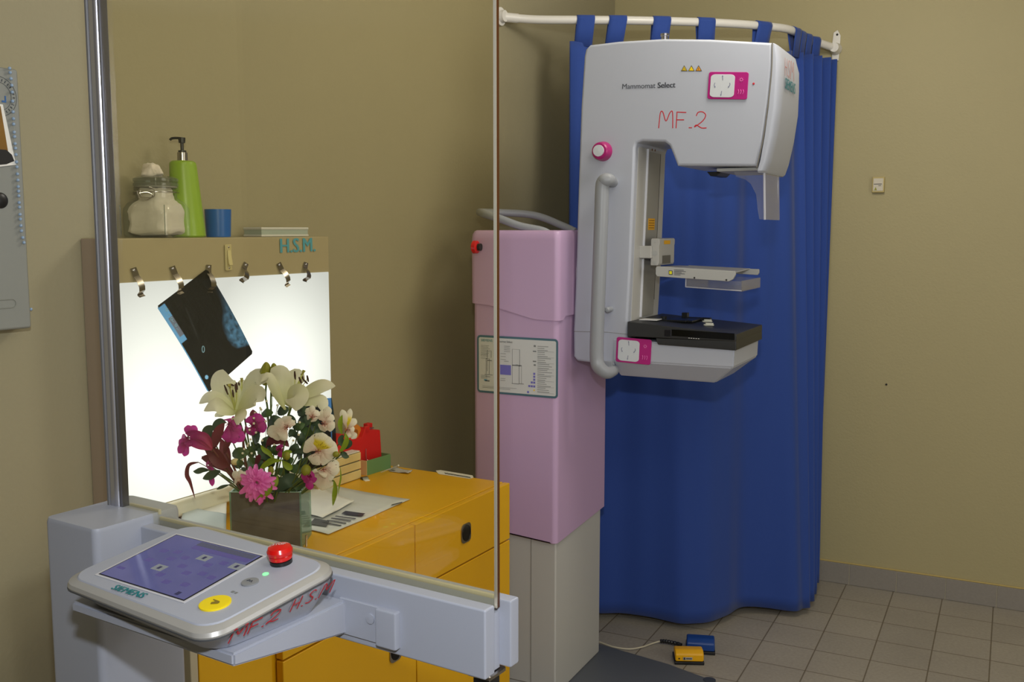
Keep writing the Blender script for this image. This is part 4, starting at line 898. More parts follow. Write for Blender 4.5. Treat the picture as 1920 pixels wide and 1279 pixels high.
# ------------------------------------------------------------------ control console with glass screen
RL = Frame((-1.349, 1.19, 1.11), -5.5)
FL0 = Frame((-1.349, 1.19, 0), -5.5); CZ = 1.11
t = thing('control_console', 'white control stand with glass radiation screen, shelf and metal post', 'control stand', FL0)
bm = new()
pr = rrect(.137, .168, .012, 6, .0115, -.031)
pr = [(x, y) for x, y in pr]
lps = [[(x, y, z) for x, y in pr] for z in (0, .6, CZ + .008)]; lps.append([(.0115 + (x - .0115) * .975, -.031 + (y + .031) * .975, CZ + .015) for x, y in pr]); loft(bm, lps); link('pedestal', bm, M_whiteC, t)
bm = new(); box(bm, .075, .768, -.030, -.0065, CZ - .095, CZ, .003, 3); box(bm, .075, .7665, -.0065, .0065, CZ - .09, CZ - .012); rl = link('rail', bm, M_whiteC, t)
bm = new(); box(bm, .0805, .784, .0065, .028, CZ - .088, CZ + .004, .003, 2); link('rail_back', bm, M_whiteC, rl)
bm = new(); box(bm, .0805, .764, .0063, .012, CZ + .001, CZ + .0075, .002, 2); box(bm, .002, .0805, .0063, .012, CZ + .010, CZ + .019, .001, 1); link('gasket', bm, mat('gasket_cream', (190, 186, 170), .5), rl)
bm = new(); box(bm, .0, .768, -.0048, .0048, CZ - .006, 2.06)
for f in bm.faces:
    if f.normal.x > .8 or f.normal.z > .8: f.material_index = 1
gl = link('glass_pane', bm, [clear_mat('lead_glass', (.965, .945, .85), 1.50, .0), M_glassE], t)
bm = new(); box(bm, .7665, .7705, -.0062, -.0047, CZ - .004, 2.06); link('bright_edge', bm, mat('edge_glint', (215, 208, 190), .2, metal=.6), gl)  # thin pale strip stands in for the specular line along the pane edge
# post
bm = new(); loft(bm, [[(x - .019, y, z) for x, y in rrect(.026, .020, .009, 8)] for z in (CZ + .012, 2.12)]); pst = link('post', bm, mat('post_alu', (190, 190, 200), .3, metal=.85), t)
bm = new(); box(bm, -.0345, -.0265, -.0115, .009, CZ + .012, 2.12, .002, 1); link('post_side', bm, mat('post_grey', (118, 118, 122), .45, metal=.3), pst)
bm = new(); box(bm, -.0055, -.0005, -.007, .007, CZ + .012, 2.12, .001, 1); box(bm, .0003, .0022, -.0072, .0072, CZ + .005, 2.12, .0008, 1); link('glazing_bead', bm, mat('bead_dark_alu', (120, 120, 128), .3, metal=.9), pst)
# leg
bm = new(); box(bm, .738, .764, -.016, .012, .02, CZ - .09, .003, 2); link('leg', bm, M_black, t)
bm = new(); box(bm, .72, .782, -.20, .12, 0, .022, .008, 3); link('foot', bm, M_grey, t)
bm = new(); box(bm, .732, .770, -.022, .018, CZ - .1, CZ - .092, .002, 1); link('leg_plate', bm, M_steel, t)
# shelf
bm = new(); 
loft(bm, [[(.20, -.24, CZ - .051), (.531, -.24, CZ - .053), (.531, -.24, CZ - .036), (.20, -.24, CZ - .036)], [(.205, -.03, CZ - .058), (.531, -.03, CZ - .084), (.531, -.03, CZ - .034), (.205, -.03, CZ - .034)]])
bmesh.ops.bevel(bm, geom=list(bm.edges), offset=.003, segments=2, affect='EDGES'); sh = link('shelf', bm, M_whiteC, t)
bm = new(); box(bm, .52, .594, -.034, -.028, CZ - .084, CZ - .031, .001, 1); box(bm, .592, .628, -.042, -.028, CZ - .084, CZ - .030, .003, 2); 
lathe(bm, [(.0075, -.034), (.0075, -.036), (.0005, -.0365)], 18, axis='y', o=(.578, 0, CZ - .050)); link('shelf_bracket', bm, M_whiteC, sh)
# touch panel
ZT0 = 1.112; TILT = 7.5
pL, pR = zfl(106, 1086, ZT0), zfl(387, 1196, ZT0); angp = math.degrees(math.atan2(pR.y - pL.y, pR.x - pL.x)); WP = (pR - pL).length
PF = Frame(pL, angp, TILT); pB = PF.hz(338, 975, 0); pB2 = PF.hz(612, 1046, 0); DP = (pB.y + pB2.y) / 2
PT = thing('touch_control_panel', 'tilted white and silver touch panel with purple screen on the console shelf', 'control panel', PF)
def pz(x, y, v=0): return PF.hz(x, y, v)
cx_, cy_ = WP / 2, DP / 2
def pl_(ins, z, r=.034, drop=None):
    out = []
    for x, y in rrect(WP - 2 * ins, DP - 2 * ins, r, 7, cx_, cy_):
        zz = z if drop is None else -(drop[0] + (drop[1] - drop[0]) * y / DP); out.append((x, y, zz))
    return out
tl_ = math.tan(R(TILT)); fthick = (ZT0 - (CZ - .036)) - .001
bm = new(); loft(bm, [pl_(.026, 0, .03, (fthick + .0, fthick + DP * tl_)), pl_(.020, 0, .03, (fthick - .008, fthick + DP * tl_ - .012)), pl_(.003, 0, .034, (.012, .022)), pl_(.001, -.0095, .034)]); link('panel_base', bm, M_whiteC, PT)
bm = new(); loft(bm, [pl_(.0015, -.0105), pl_(.0005, -.0105), pl_(0, -.008), pl_(.002, -.003), pl_(.010, .001), pl_(.012, .001)]); sr_ = link('silver_rim', bm, mat('rim_silver', (170, 168, 165), .35, metal=.25), PT)
bm = new(); loft(bm, [pl_(.0006, -.0128), pl_(-.0004, -.0124), pl_(-.0004, -.0108), pl_(.0006, -.0104)]); link('dark_seam', bm, mat('seam_dark', (70, 72, 76), .5), sr_)
bm = new(); loft(bm, [pl_(.0115, -.002, .03), pl_(.0115, .0012, .03), pl_(.013, .0028, .03)]); tc2 = link('top_face', bm, M_whiteC, PT)
z5 = .003
sq = [pz(x, y, z5) for x, y in ((185, 1077.5), (331, 1003.5), (493, 1044), (345, 1128))]  # nl, fl, fr, nr
scn = sum(sq, Vector()) / 4
bm = new(); prism(bm, [scn + (p - scn) * 1.05 for p in sq], (0, 0, .0006), 0); link('bezel', bm, mat('bezel_grey', (196, 196, 204), .4), PT)
bm = new(); prism(bm, [p + Vector((0, 0, .0007)) for p in sq], (0, 0, .0004)); link('screen_border', bm, M_dark, PT)
def scr_mat():
    m = bpy.data.materials.new('touch_screen'); m.use_nodes = True; nt = m.node_tree; b = nt.nodes['Principled BSDF']; N = nt.nodes.new; L = nt.links.new
    tc = N('ShaderNodeTexCoord'); n = N('ShaderNodeTexNoise'); n.inputs['Scale'].default_value = 14; L(tc.outputs['Object'], n.inputs[0]); r = N('ShaderNodeValToRGB'); r.color_ramp.elements[0].color = (.085, .095, .27, 1); r.color_ramp.elements[1].color = (.16, .16, .40, 1)
    L(n.outputs[0], r.inputs[0]); L(r.outputs[0], b.inputs['Emission Color']); b.inputs['Emission Strength'].default_value = .55; b.inputs['Base Color'].default_value = (.02, .02, .04, 1); b.inputs['Roughness'].default_value = .12; return m
bm = new(); ins = [scn + (p - scn) * .975 + Vector((0, 0, .0012)) for p in sq]; prism(bm, ins, (0, 0, .0003)); scr = link('screen', bm, scr_mat(), PT)
def suv(u, v): return ins[0].lerp(ins[3], u).lerp(ins[1].lerp(ins[2], u), v) + Vector((0, 0, .0004))
def srect(bm, u0, v0, u1, v1, mi=0, h=.0001): prism(bm, [suv(u0, v0), suv(u1, v0), suv(u1, v1), suv(u0, v1)], (0, 0, h), mi=mi)
bm = new(); srect(bm, .33, .90, .98, .985, 2); srect(bm, .33, .82, .98, .895, 3)
for (u, v) in ((.53, .66), (.32, .30), (.90, .66)): srect(bm, u, v, u + .12, v + .115, 0); srect(bm, u + .045, v + .03, u + .075, v + .085, 1, .0002)
for (u, v) in ((.12, .62), (.25, .66), (.40, .60), (.68, .58), (.78, .68), (.50, .45), (.63, .36), (.76, .42), (.88, .40), (.30, .52), (.45, .22), (.60, .14), (.78, .18), (.14, .40)): srect(bm, u, v, u + .075, v + .07, 3)
srect(bm, .03, .16, .12, .20, 3); srect(bm, .86, .03, .9, .09, 1)
link('screen_symbols', bm, [mat('sym_light', (90, 92, 96), .5, emis=(140, 146, 150), estr=.42), mat('sym_dark', (20, 20, 50), .4, emis=(44, 44, 80), estr=.6), mat('sym_bar', (40, 42, 60), .4, emis=(84, 86, 110), estr=.5), mat('sym_purple', (20, 20, 60), .4, emis=(92, 84, 140), estr=.62)], scr)
text('SIEMENS', pz(207, 1105, .0035), pz(264, 1122.5, .0035), (0, 0, 1), M_teal, tc2, heavy=.035)
c = pz(403.5, 1132.5, .003); 
bm = new(); lathe(bm, [(.0205, 0), (.0205, .0028), (.0185, .0034), (.0005, .003)], 36, c.x, c.y); [setattr(v_, 'co', v_.co + Vector((0, 0, .0022))) for v_ in bm.verts]; yb = link('yellow_button', bm, mat('button_yellow', (236, 210, 20), .4), PT)
rr_ = abs(pz(433, 1131, .003).x - c.x)
bm = new(); o_ = Vector((c.x, c.y, .0057)); prism(bm, [o_ + Vector(q_) * .72 for q_ in ((-.011, .006, 0), (.006, .006, 0), (.010, .002, 0), (.010, -.002, 0), (-.001, -.009, 0), (-.005, -.004, 0), (-.001, .002, 0), (-.011, .004, 0))], (0, 0, .0003)); link('symbol', bm, mat('sym_olive', (130, 110, 30), .6), yb)
c = pz(469, 1092.5, .003); bm = new(); lathe(bm, [(.0118, .002), (.0118, .0046), (.0105, .0052), (.0005, .005)], 30, c.x, c.y); gbn = link('grey_button', bm, mat('button_grey', (128, 130, 134), .4), PT)
bm = new(); o_ = Vector((c.x, c.y, .0055)); tube(bm, [o_ + Vector(q_) * .8 for q_ in ((-.006, -.002, 0), (-.003, .003, 0), (0, -.001, 0), (.003, .003, 0), (.006, -.002, 0))], .0007, 5); link('symbol', bm, M_ink, gbn)
c = pz(440, 1111, .003); bm = new(); box(bm, c.x - .006, c.x - .001, c.y - .002, c.y + .002, .0028, .0034); box(bm, c.x + .001, c.x + .005, c.y - .002, c.y + .002, .0028, .0034); link('small_symbols', bm, M_inkg, PT)
c = pz(498, 1076.5, .003); bm = new(); lathe(bm, [(.0042, .002), (.0042, .0036), (.0005, .004)], 16, c.x, c.y); link('green_lamp', bm, mat('led_green', (40, 160, 60), .3, emis=(110, 255, 130), estr=2.2), PT)
c = pz(527.5, 1055, .003)
bm = new(); lathe(bm, [(.0155, 0), (.0155, .007), (.013, .008)], 28, c.x, c.y); [setattr(v_, 'co', v_.co + Vector((0, 0, .001))) for v_ in bm.verts]; stp = link('stop_button', bm, M_black, PT)
bm = new(); lathe(bm, [(.0135, .008), (.016, .010), (.0165, .014), (.0158, .016), (.0175, .017), (.0180, .022), (.0155, .027), (.008, .0295), (.0005, .030)], 32, c.x, c.y); link('button_head', bm, M_red, stp)
e = RT.copy(); ei = PF.m.inverted() @ e; ei.z = 0; ei.normalize()
a_ = Vector((c.x, c.y, .0292)) - Vector((-ei.y, ei.x, 0)) * .002; text('STOP', a_ - ei * .0090, a_ + ei * .0090, (0, 0, 1), M_key, stp)
# marker writing on the panel's right flank
def flank(s, up_):   # s 0..1 along y, up_ 0 bottom .. 1 top of the flank
    d0 = (.012 + .010 * s); d1 = fthick + DP * tl_ * s - .010; top = Vector((WP - .003, DP * s, -d0)); botm = Vector((WP - .020, DP * s, -d1)); return botm.lerp(top, up_)
nfl = (flank(.7, .5) - flank(.2, .5)).cross(flank(.5, 1) - flank(.5, 0)).normalized()
hand('MF.2', flank(.17, .20) + nfl * .0034, flank(.53, .36) + nfl * .0014, nfl, .024, .0014, M_redink, PT)
hand('H.S.M', flank(.60, .46) + nfl * .0008, flank(.93, .56) + nfl * .0008, nfl, .026, .0012, M_redink, PT)

# ------------------------------------------------------------------ things on the cabinet top
def cz(x, y, z=0): return CB.hz(x, y, z)
def sheet(name, P, m, z, label, cat, wave=.003, n=12, extra=None):
    P = [cz(x, y, z) for x, y in P]; bm = new(); V = {}
    for j in range(n + 1):
        for i in range(n + 1):
            u, v = i / n, j / n; p = P[0].lerp(P[1], u).lerp(P[3].lerp(P[2], u), v); V[i, j] = bm.verts.new((p.x, p.y, z + wave * (.5 + .5 * math.sin(u * 5 + v * 3 + z * 900)) * (4 * abs(v - .5) * abs(u - .5) + .15)))
    for j in range(n):
        for i in range(n): bm.faces.new([V[i, j], V[i + 1, j], V[i + 1, j + 1], V[i, j + 1]])
    o = link(name, bm, m, None, CB, 180); md = o.modifiers.new('thickness', 'SOLIDIFY'); md.thickness = .0005; md.offset = 1; return tag(o, label, cat), P
o, P = sheet('newspaper', [(600, 908), (769, 937), (616, 1004), (480, 968)], mat('newsprint', (204, 207, 206), .6, noise=.12, nscale=12), .001, 'greyish newspaper page lying on the yellow cabinet top', 'newspaper', .004)
bm = new()
def nq(px0, py0, px1, py1, px2, py2, px3, py3, mi=0): quad(bm, [cz(px0, py0, .0062), cz(px1, py1, .0062), cz(px2, py2, .0062), cz(px3, py3, .0062)], mi, (0, 0, 1), .0003)
nq(648, 958, 685, 963, 678, 968, 640, 963)
for k in range(4): nq(630 - k * 8, 967 + k * 4, 668 - k * 9, 972 + k * 4.3, 666 - k * 9, 973.4 + k * 4.3, 628 - k * 8, 968.4 + k * 4)
nq(590, 972, 618, 977, 612, 988, 580, 982, 1); link('printed_picture', bm, [M_ink, mat('photo_grey', (70, 72, 74), .5, noise=.5, nscale=60)], o)
bm = new(); nq(735, 946, 755, 941, 753, 943, 733, 948); link('printed_line', bm, M_dark, o)
sheet('paper_sheet', [(590, 912), (665, 940), (605, 972), (520, 950)], M_paper, .0085, 'white written sheet lying over the newspaper beside the vase', 'paper', .004)
sheet('paper_sheet', [(347, 947), (424, 968), (424, 1000), (335, 990)], mat('paper_bluish', (188, 198, 202), .6, noise=.05, nscale=9), .060, 'pale bluish sheet left of the vase under the film panel', 'paper', .006)
sheet('paper_sheet', [(352, 946), (388, 939), (425, 940), (424, 985)], M_paper, .052, 'creased white sheet between the vase and the console pedestal', 'paper', .008)
# the pile under the left hand sheets
bm = new(); 
PL = [cz(x, y, .05) for x, y in ((385, 944), (422, 943), (424, 990), (352, 992))]
prism(bm, [(p.x, p.y, .0005) for p in PL], (0, 0, .0495), .002, 1); tag(link('paper_pile', bm, mat('pile_edge', (206, 204, 194), .7, noise=.1, nscale=120), None, CB), 'pile of papers under the loose sheets left of the vase', 'paper pile')
# stack of wooden trays
p = cz(677.5, 897); F = Frame(CB.M @ Vector((p.x, p.y, 0)), 87); LZ = .082
t = thing('wooden_tray_stack', 'pale wooden slatted box with open white top behind the flowers', 'box', F)
bm = new(); 
for k in range(3): box(bm, -.20, 0, 0, .075, .002 + k * .0275 + (.002 if k else 0), .002 + k * .0275 + .0255, .0012, 1)
link('slats', bm, mat('pale_wood', (220, 200, 140), .55, noise=.08, nscale=30), t)
bm = new(); box(bm, -.196, -.004, .004, .071, .0, .079); link('lining', bm, mat('lining_dark', (110, 112, 90), .6), t)
bm = new(); box(bm, -.198, -.002, .002, .073, .084, .0875, .001, 1); link('white_rim', bm, M_paper, t)
# green box
p = cz(688.5, 892); F = Frame(CB.M @ Vector((p.x, p.y, 0)), 84); t = thing('green_box', 'small open green cardboard box holding paper clips', 'box', F)
WG, DGb, HG = .035, .085, .047
p2 = F.hz(717, 884, 0); DGx = p2.x; 
bm = new(); gw, gd = .062, .07
p3 = F.hz(717, 884, 0)
box(bm, -.0, .115, 0, .003, 0, HG, .0005, 1); box(bm, .0, .115, .055, .058, 0, HG, .0005, 1); box(bm, .112, .115, .003, .055, 0, HG); box(bm, 0, .115, .003, .055, 0, .003); link('box_walls', bm, mat('card_green', (98, 138, 88), .6), t)
bm = new(); box(bm, -.0015, .0, 0, .058, 0, HG, .0003, 1); fl_ = link('cream_end', bm, mat('card_cream', (214, 190, 140), .6), t)
for (x, y, a, lean, lb) in ((.022, .02, 40, .3, 'large wire paper clip standing highest in the green box'), (.04, .03, 80, .5, 'wire paper clip leaning low in the green box'), (.03, .042, 10, .4, 'wire paper clip at the far side of the green box')):
    bm = new(); P = [(-.006, 0, 0), (-.006, 0, .034), (0, 0, .042), (.006, 0, .034), (.006, 0, .006), (0, 0, 0), (-.0035, 0, .006), (-.0035, 0, .03), (0, 0, .035), (.0035, 0, .03), (.0035, 0, .012)]; 
    if 'low' in lb or 'far side' in lb: P = [(q[0], q[1], q[2] * .85) for q in P]
    P = [(q[0] * 1.1, q[1], q[2] * 1.25) for q in P]; tube(bm, spline(P, 4), .0009, 6); o = link('paper_clip', bm, M_alu); o.matrix_world = CB.M @ Matrix.Translation(Vector((p.x, p.y, 0)) + Vector((x, y, .026))) @ Matrix.Rotation(R(a), 4, 'Z') @ Matrix.Rotation(lean, 4, 'Y'); tag(o, lb, 'paper clip', 'paper clips in the green box')
# tape dispenser
yd = .492; p = cz(718, 868)
D = Frame(CB.M @ Vector((-.1, .46, 0)), 87)
op = [(718, 869), (713.5, 798), (712, 796), (703, 796), (701.5, 801), (700, 832), (690, 850), (686, 856), (688, 862), (700, 868)]
def dh_(x, y, v=.0): return D.hy(x, y, v)
t = thing('tape_dispenser', 'red desktop tape dispenser against the wall behind the green box', 'tape dispenser', D)
side = [(717, 866), (713, 800), (706, 798), (695, 802), (686, 801), (679, 820), (672, 824), (664, 822), (655, 816), (645, 814), (632, 822), (620, 835), (616, 872)]
bm = new(); S = [dh_(x, y, 0) for x, y in side]; zmin = 0.0
S[0].z = .001; S[-1].z = .001
low = [Vector((q.x, q.y, q.z)) for q in S]
prism(bm, low[:1] + [dh_(713, 806)] + [dh_(704, 806), dh_(695, 806)] + low[4:], (0, .05, 0), .003, 2)
box(bm, *(lambda a, b: (a.x, b.x, .03, .05, b.z, a.z))(dh_(704, 797), dh_(713, 808)), .002, 1); box(bm, *(lambda a, b: (a.x, b.x, .0, .012, b.z, a.z))(dh_(685, 801), dh_(694, 812)), .002, 1); db = link('body', bm, mat('dispenser_red', (206, 22, 20), .5, noise=.12, nscale=150), t)
bm = new(); a, b = dh_(694, 804), dh_(706, 802); prism(bm, [(a.x, .01, a.z), (b.x, .01, b.z), (b.x, .01, b.z - .003), (a.x, .01, a.z - .003)], (0, .03, 0)); link('cutting_blade', bm, M_steel, t)
bm = new(); c = dh_(662, 812, .025); lathe(bm, [(.013, -.010), (.028, -.010), (.028, .010), (.013, .010), (.013, -.010)], 28, axis='y', o=c); link('tape_roll', bm, mat('tape_amber', (206, 130, 40), .3), t)
# small items
sheet('paper_slip', [(716, 873), (743, 879), (741, 885), (712, 879)], mat('slip_grey', (186, 182, 176), .6), .0005, 'crumpled little grey slip right of the green box', 'paper slip', .006, 6)
sheet('paper_slip', [(738, 877), (774, 883), (766, 889), (730, 884)], mat('slip_grey', (186, 182, 176), .6), .0015, 'small printed slip crossed by a cotton stick near the wall', 'paper slip', .006, 6)
a, b = cz(714, 886, .012), cz(747, 873, .012); bm = new(); tube(bm, [a, b], .0014, 6); cs_ = link('stick', bm, mat('stick_grey', (170, 166, 150), .5), None, CB); tag(cs_, 'thin stick lying across the small paper slips', 'stick')
bm = new(); ball(bm, b, .003); link('stick_tip', bm, M_paper, cs_)
bm = new(); P = [cz(x, y, .0005) for x, y in ((817, 883), (826, 882), (886, 892), (888, 896), (880, 898), (822, 889))]; prism(bm, P, (0, 0, .001), .0004, 1); bk = link('bookmark', bm, mat('bookmark_white', (220, 218, 206), .5), None, CB); tag(bk, 'white bookmark strip with black writing at the far edge of the cabinet', 'bookmark')
bm = new()
rw = random.Random(3)
for k in range(9):
    x = 834 + k * 5.4; y = 886.3 + k * .92; P = [cz(x, y, .0017), cz(x + 2, y + 2.6, .0017), cz(x + 3, y + .6, .0017), cz(x + 4.6, y + 3, .0017)]; tube(bm, spline(P, 3), .0011, 5)
link('writing', bm, M_ink, bk)
a = cz(678, 900); F = Frame(CB.M @ Vector((a.x, a.y, 0)), 60); t = thing('binder_clip', 'tiny dark metal clip in front of the wooden box', 'clip', F)
bm = new(); prism(bm, [(0, -.012, 0), (0, .012, 0), (0, .008, .008), (0, -.004, .009)], (.02, 0, 0), .001, 1); link('clip_body', bm, mat('clip_dark', (70, 72, 62), .3, metal=.5), t)
bm = new(); box(bm, .002, .018, -.022, -.011, .0, .002); link('clip_tongue', bm, M_paper, t)
bm = new(); a = cz(574, 1026); tube(bm, [(a.x, a.y, .002), (a.x + .002, a.y, .03)], .003, 8); tag(link('pen_cap', bm, M_alu, None, CB), 'short silver pen end upright at the right of the vase', 'pen')
# ------------------------------------------------------------------ vase and flowers
pv = CB.M @ cz(500, 1028); VF = Frame(pv, 26.788)
def v(x, y, d=0): return VF.hy(x, y, d)
SV = (v(566, 1000).x - v(432, 1000).x)          # width of the vase
VX0, VX1, VZ = v(432, 1000).x, v(566, 1000).x, v(500, 923.5).z; VD = .115
t = thing('square_vase', 'square mirrored glass vase with greenish edges holding the mixed flowers', 'vase', VF)
M_mir = mat('smoked_mirror', (92, 90, 88), .38, metal=.15, noise=.5, nscale=26)
bm = new(); th = .004
box(bm, VX0 + th, VX1 - th, 0, th, .0, VZ); box(bm, VX0 + th, VX1 - th, VD - th, VD, .0, VZ); box(bm, VX0 + th, VX1 - th, th, VD - th, 0, th); link('mirror_walls', bm, M_mir, t)
bm = new(); box(bm, VX0, VX0 + th, 0, VD, 0, VZ); box(bm, VX1 - th, VX1, 0, VD, 0, VZ)
link('green_glass_sides', bm, clear_mat('green_glass', (.45, .68, .58), 1.5, .03, .22, (.5, .72, .64)), t)
bm = new(); box(bm, VX0, VX1, -.0006, .002, VZ, VZ + .0015); box(bm, VX0, VX1, VD - .002, VD, VZ, VZ + .0015); link('rim', bm, mat('glass_rim', (150, 185, 172), .2), t)
bm = new(); box(bm, VX0 + .006, VX1 - .006, .006, VD - .006, .006, VZ - .012); tag(link('flower_foam', bm, mat('foam_green', (30, 48, 30), .9, noise=.3, nscale=80), None, VF), 'dark green wet foam inside the square vase', 'foam')

def flower_mat(name, base, tip, streak=None, patch=None, rough=.55, trans=.3, lo=.88, hi=1.06):
    m = bpy.data.materials.new(name); m.use_nodes = True; nt = m.node_tree; b = nt.nodes['Principled BSDF']; N = nt.nodes.new; L = nt.links.new
    lin = lambda c: tuple((q / 255) ** 2.2 for q in c) + (1,)
    uv = N('ShaderNodeUVMap'); sp = N('ShaderNodeSeparateXYZ'); L(uv.outputs[0], sp.inputs[0])
    r = N('ShaderNodeValToRGB'); r.color_ramp.elements[0].color = lin(base); r.color_ramp.elements[1].color = lin(tip); r.color_ramp.elements[1].position = .75; L(sp.outputs['Y'], r.inputs[0]); last = r.outputs[0]
    n = N('ShaderNodeTexNoise'); n.inputs['Scale'].default_value = 6; mpg = N('ShaderNodeMapping'); mpg.inputs['Scale'].default_value = (16, 1.2, 1); L(uv.outputs[0], mpg.inputs[0]); L(mpg.outputs[0], n.inputs['Vector']); n.inputs['Scale'].default_value = 1.2
    mr = N('ShaderNodeMapRange'); mr.inputs[1].default_value = .3; mr.inputs[2].default_value = .7; mr.inputs[3].default_value = lo; mr.inputs[4].default_value = hi; L(n.outputs[0], mr.inputs[0])
    vm = N('ShaderNodeVectorMath'); vm.operation = 'SCALE'; L(last, vm.inputs[0]); L(mr.outputs[0], vm.inputs['Scale']); last = vm.outputs[0]
    def band(lo, hi, out, soft=.08):
        a = N('ShaderNodeMapRange'); a.interpolation_type = 'SMOOTHSTEP'; a.inputs[1].default_value = lo - soft; a.inputs[2].default_value = lo + soft; L(out, a.inputs[0])
        c = N('ShaderNodeMapRange'); c.interpolation_type = 'SMOOTHSTEP'; c.inputs[1].default_value = hi - soft; c.inputs[2].default_value = hi + soft; c.inputs[3].default_value = 1; c.inputs[4].default_value = 0; L(out, c.inputs[0])
        q = N('ShaderNodeMath'); q.operation = 'MULTIPLY'; L(a.outputs[0], q.inputs[0]); L(c.outputs[0], q.inputs[1]); return q.outputs[0]
    def over(fac, col):
        nonlocal last
        x = N('ShaderNodeMix'); x.data_type = 'RGBA'; L(fac, x.inputs[0]); L(last, x.inputs[6]); x.inputs[7].default_value = lin(col); last = x.outputs[2]
    if patch: over(band(.2, .52, sp.outputs['Y']), patch)
    if streak:
        vo = N('ShaderNodeTexVoronoi'); m3 = N('ShaderNodeMapping'); m3.inputs['Scale'].default_value = (9, 3.2, 1); L(uv.outputs[0], m3.inputs[0]); L(m3.outputs[0], vo.inputs['Vector']); vo.inputs['Scale'].default_value = 1.0; vo.inputs['Randomness'].default_value = .6
        lt_ = N('ShaderNodeMath'); lt_.operation = 'LESS_THAN'; lt_.inputs[1].default_value = .21; L(vo.outputs['Distance'], lt_.inputs[0])
        mm = N('ShaderNodeMath'); mm.operation = 'MULTIPLY'; L(lt_.outputs[0], mm.inputs[0]); L(band(.3, .78, sp.outputs['Y'], .03), mm.inputs[1]); over(mm.outputs[0], streak)
    L(last, b.inputs['Base Color']); b.inputs['Roughness'].default_value = rough
    tr = N('ShaderNodeBsdfTranslucent'); L(last, tr.inputs[0]); mx = N('ShaderNodeMixShader'); mx.inputs[0].default_value = trans
    o = nt.nodes['Material Output']; L(b.outputs[0], mx.inputs[1]); L(tr.outputs[0], mx.inputs[2]); L(mx.outputs[0], o.inputs[0]); return m
F_lily = flower_mat('lily_petal', (200, 204, 146), (226, 224, 206), lo=.95, hi=1.03); F_wh = flower_mat('alstro_plain', (222, 184, 172), (240, 236, 226)); F_whs = flower_mat('alstro_streaked', (228, 194, 184), (240, 236, 226), (120, 30, 50), None)
F_why = flower_mat('alstro_yellow', (225, 200, 40), (240, 236, 226), (70, 30, 20), (226, 205, 50))
F_mag = flower_mat('magenta_petal', (150, 28, 90), (196, 50, 160), (80, 10, 60)); F_mag2 = flower_mat('magenta_tube', (190, 70, 110), (160, 36, 120))
F_chr = flower_mat('chrysanthemum_petal', (224, 40, 172), (246, 126, 222)); F_leaf = flower_mat('leaf_green', (46, 74, 44), (70, 98, 56), trans=.15); F_leafd = flower_mat('leaf_dark', (40, 62, 48), (62, 84, 66), trans=.1)
F_leafl = flower_mat('leaf_lime', (128, 150, 30), (140, 165, 40)); F_leafr = flower_mat('leaf_wine', (88, 30, 42), (112, 40, 56)); F_bud = flower_mat('bud_lime', (140, 140, 40), (176, 172, 50), trans=.1)
M_stem = mat('stem_green', (84, 104, 44), .6); M_stemr = mat('stem_wine', (100, 48, 44), .6); M_anth = mat('anther_brown', (58, 28, 14), .8); M_fil = mat('filament', (196, 200, 120), .5)
ROOT = lambda x=500, y=952, d=.05: v(x, y, d)
def bl(parent, name, pts, w_, m, n=(0, -1, 0), **k):
    bm = new(); blade(bm, [v(*p) for p in pts], w_, n, **k); o = link(name, bm, m, parent, sharp=180); return o
def stem(parent, pts, r=.0022, m=None, name='stem'):
    bm = new(); tube(bm, spline([v(*p) for p in pts], 6), r, 8); return link(name, bm, m or M_stem, parent)
SUP = 'cut flowers and foliage in the square vase'
def plant(name, label, cat): return thing(name, label, cat, VF, SUP)
# --- large lily, left
t = plant('lily', 'large open white lily on the left, dark anthers, in front of the hanging film', 'flower')
c0 = (443, 770)
bl(t, 'petal', [(443, 772, .0), (430, 745, .02), (416, 718, .03), (418, 693, .02)], .062, F_lily, (0, -1, .15), cup=-.10, wpos=.58)
bl(t, 'petal', [(443, 772, .0), (418, 752, -.005), (392, 742, .0), (373, 757, .005)], .040, F_lily, (.2, -.6, .7), cup=-.12, wpos=.55)
bl(t, 'petal', [(443, 774, -.005), (425, 764, -.035), (403, 758, -.055), (382, 771, -.06)], .044, F_lily, (.1, -.7, .6), cup=-.14, wpos=.5)
bl(t, 'petal', [(443, 772, -.01), (446, 775, -.03), (447, 782, -.045), (444, 797, -.05)], .040, F_lily, (0, -1, .4), cup=-.12, wpos=.45)
bl(t, 'petal', [(445, 772, .0), (462, 755, -.01), (482, 742, -.015), (494, 752, -.02)], .052, F_lily, (-.2, -.9, .5), cup=.10, wpos=.6)
bl(t, 'petal', [(446, 768, .01), (464, 735, .025), (478, 708, .03), (507, 712, .01)], .058, F_lily, (-.4, -.85, .5), cup=-.12, wpos=.55)
def stamens(t, base, tips, pist):
    for (x, y, d, ax, ay) in tips:
        bm = new(); tube(bm, spline([v(*base), v((base[0] + x) / 2 + 2, (base[1] + y) / 2, (base[2] + d) / 2), v(x, y, d)], 5), .0009, 6); o = link('filament', bm, M_fil, t)
        a, b = v(x - ax, y - ay, d), v(x + ax, y + ay, d); bm = new(); tube(bm, [a, a.lerp(b, .5), b], .0026, 8, rf=lambda k: .6 + .4 * math.sin(k * 3.14)); link('anther', bm, M_anth, o)
    bm = new(); P = spline([v(*base), v((base[0] + pist[0]) / 2, (base[1] + pist[1]) / 2, (base[2] + pist[2]) / 2), v(*pist)], 8); tube(bm, P, .0019, 8); o = link('pistil', bm, M_fil, t)
    bm = new(); d = (P[-1] - P[-4]).normalized(); tube(bm, [P[-1] - d * .010, P[-1] - d * .003, P[-1]], .0042, 10, rf=lambda k: .5 + .5 * k); link('stigma', bm, mat('stigma_olive', (158, 154, 70), .6), o)
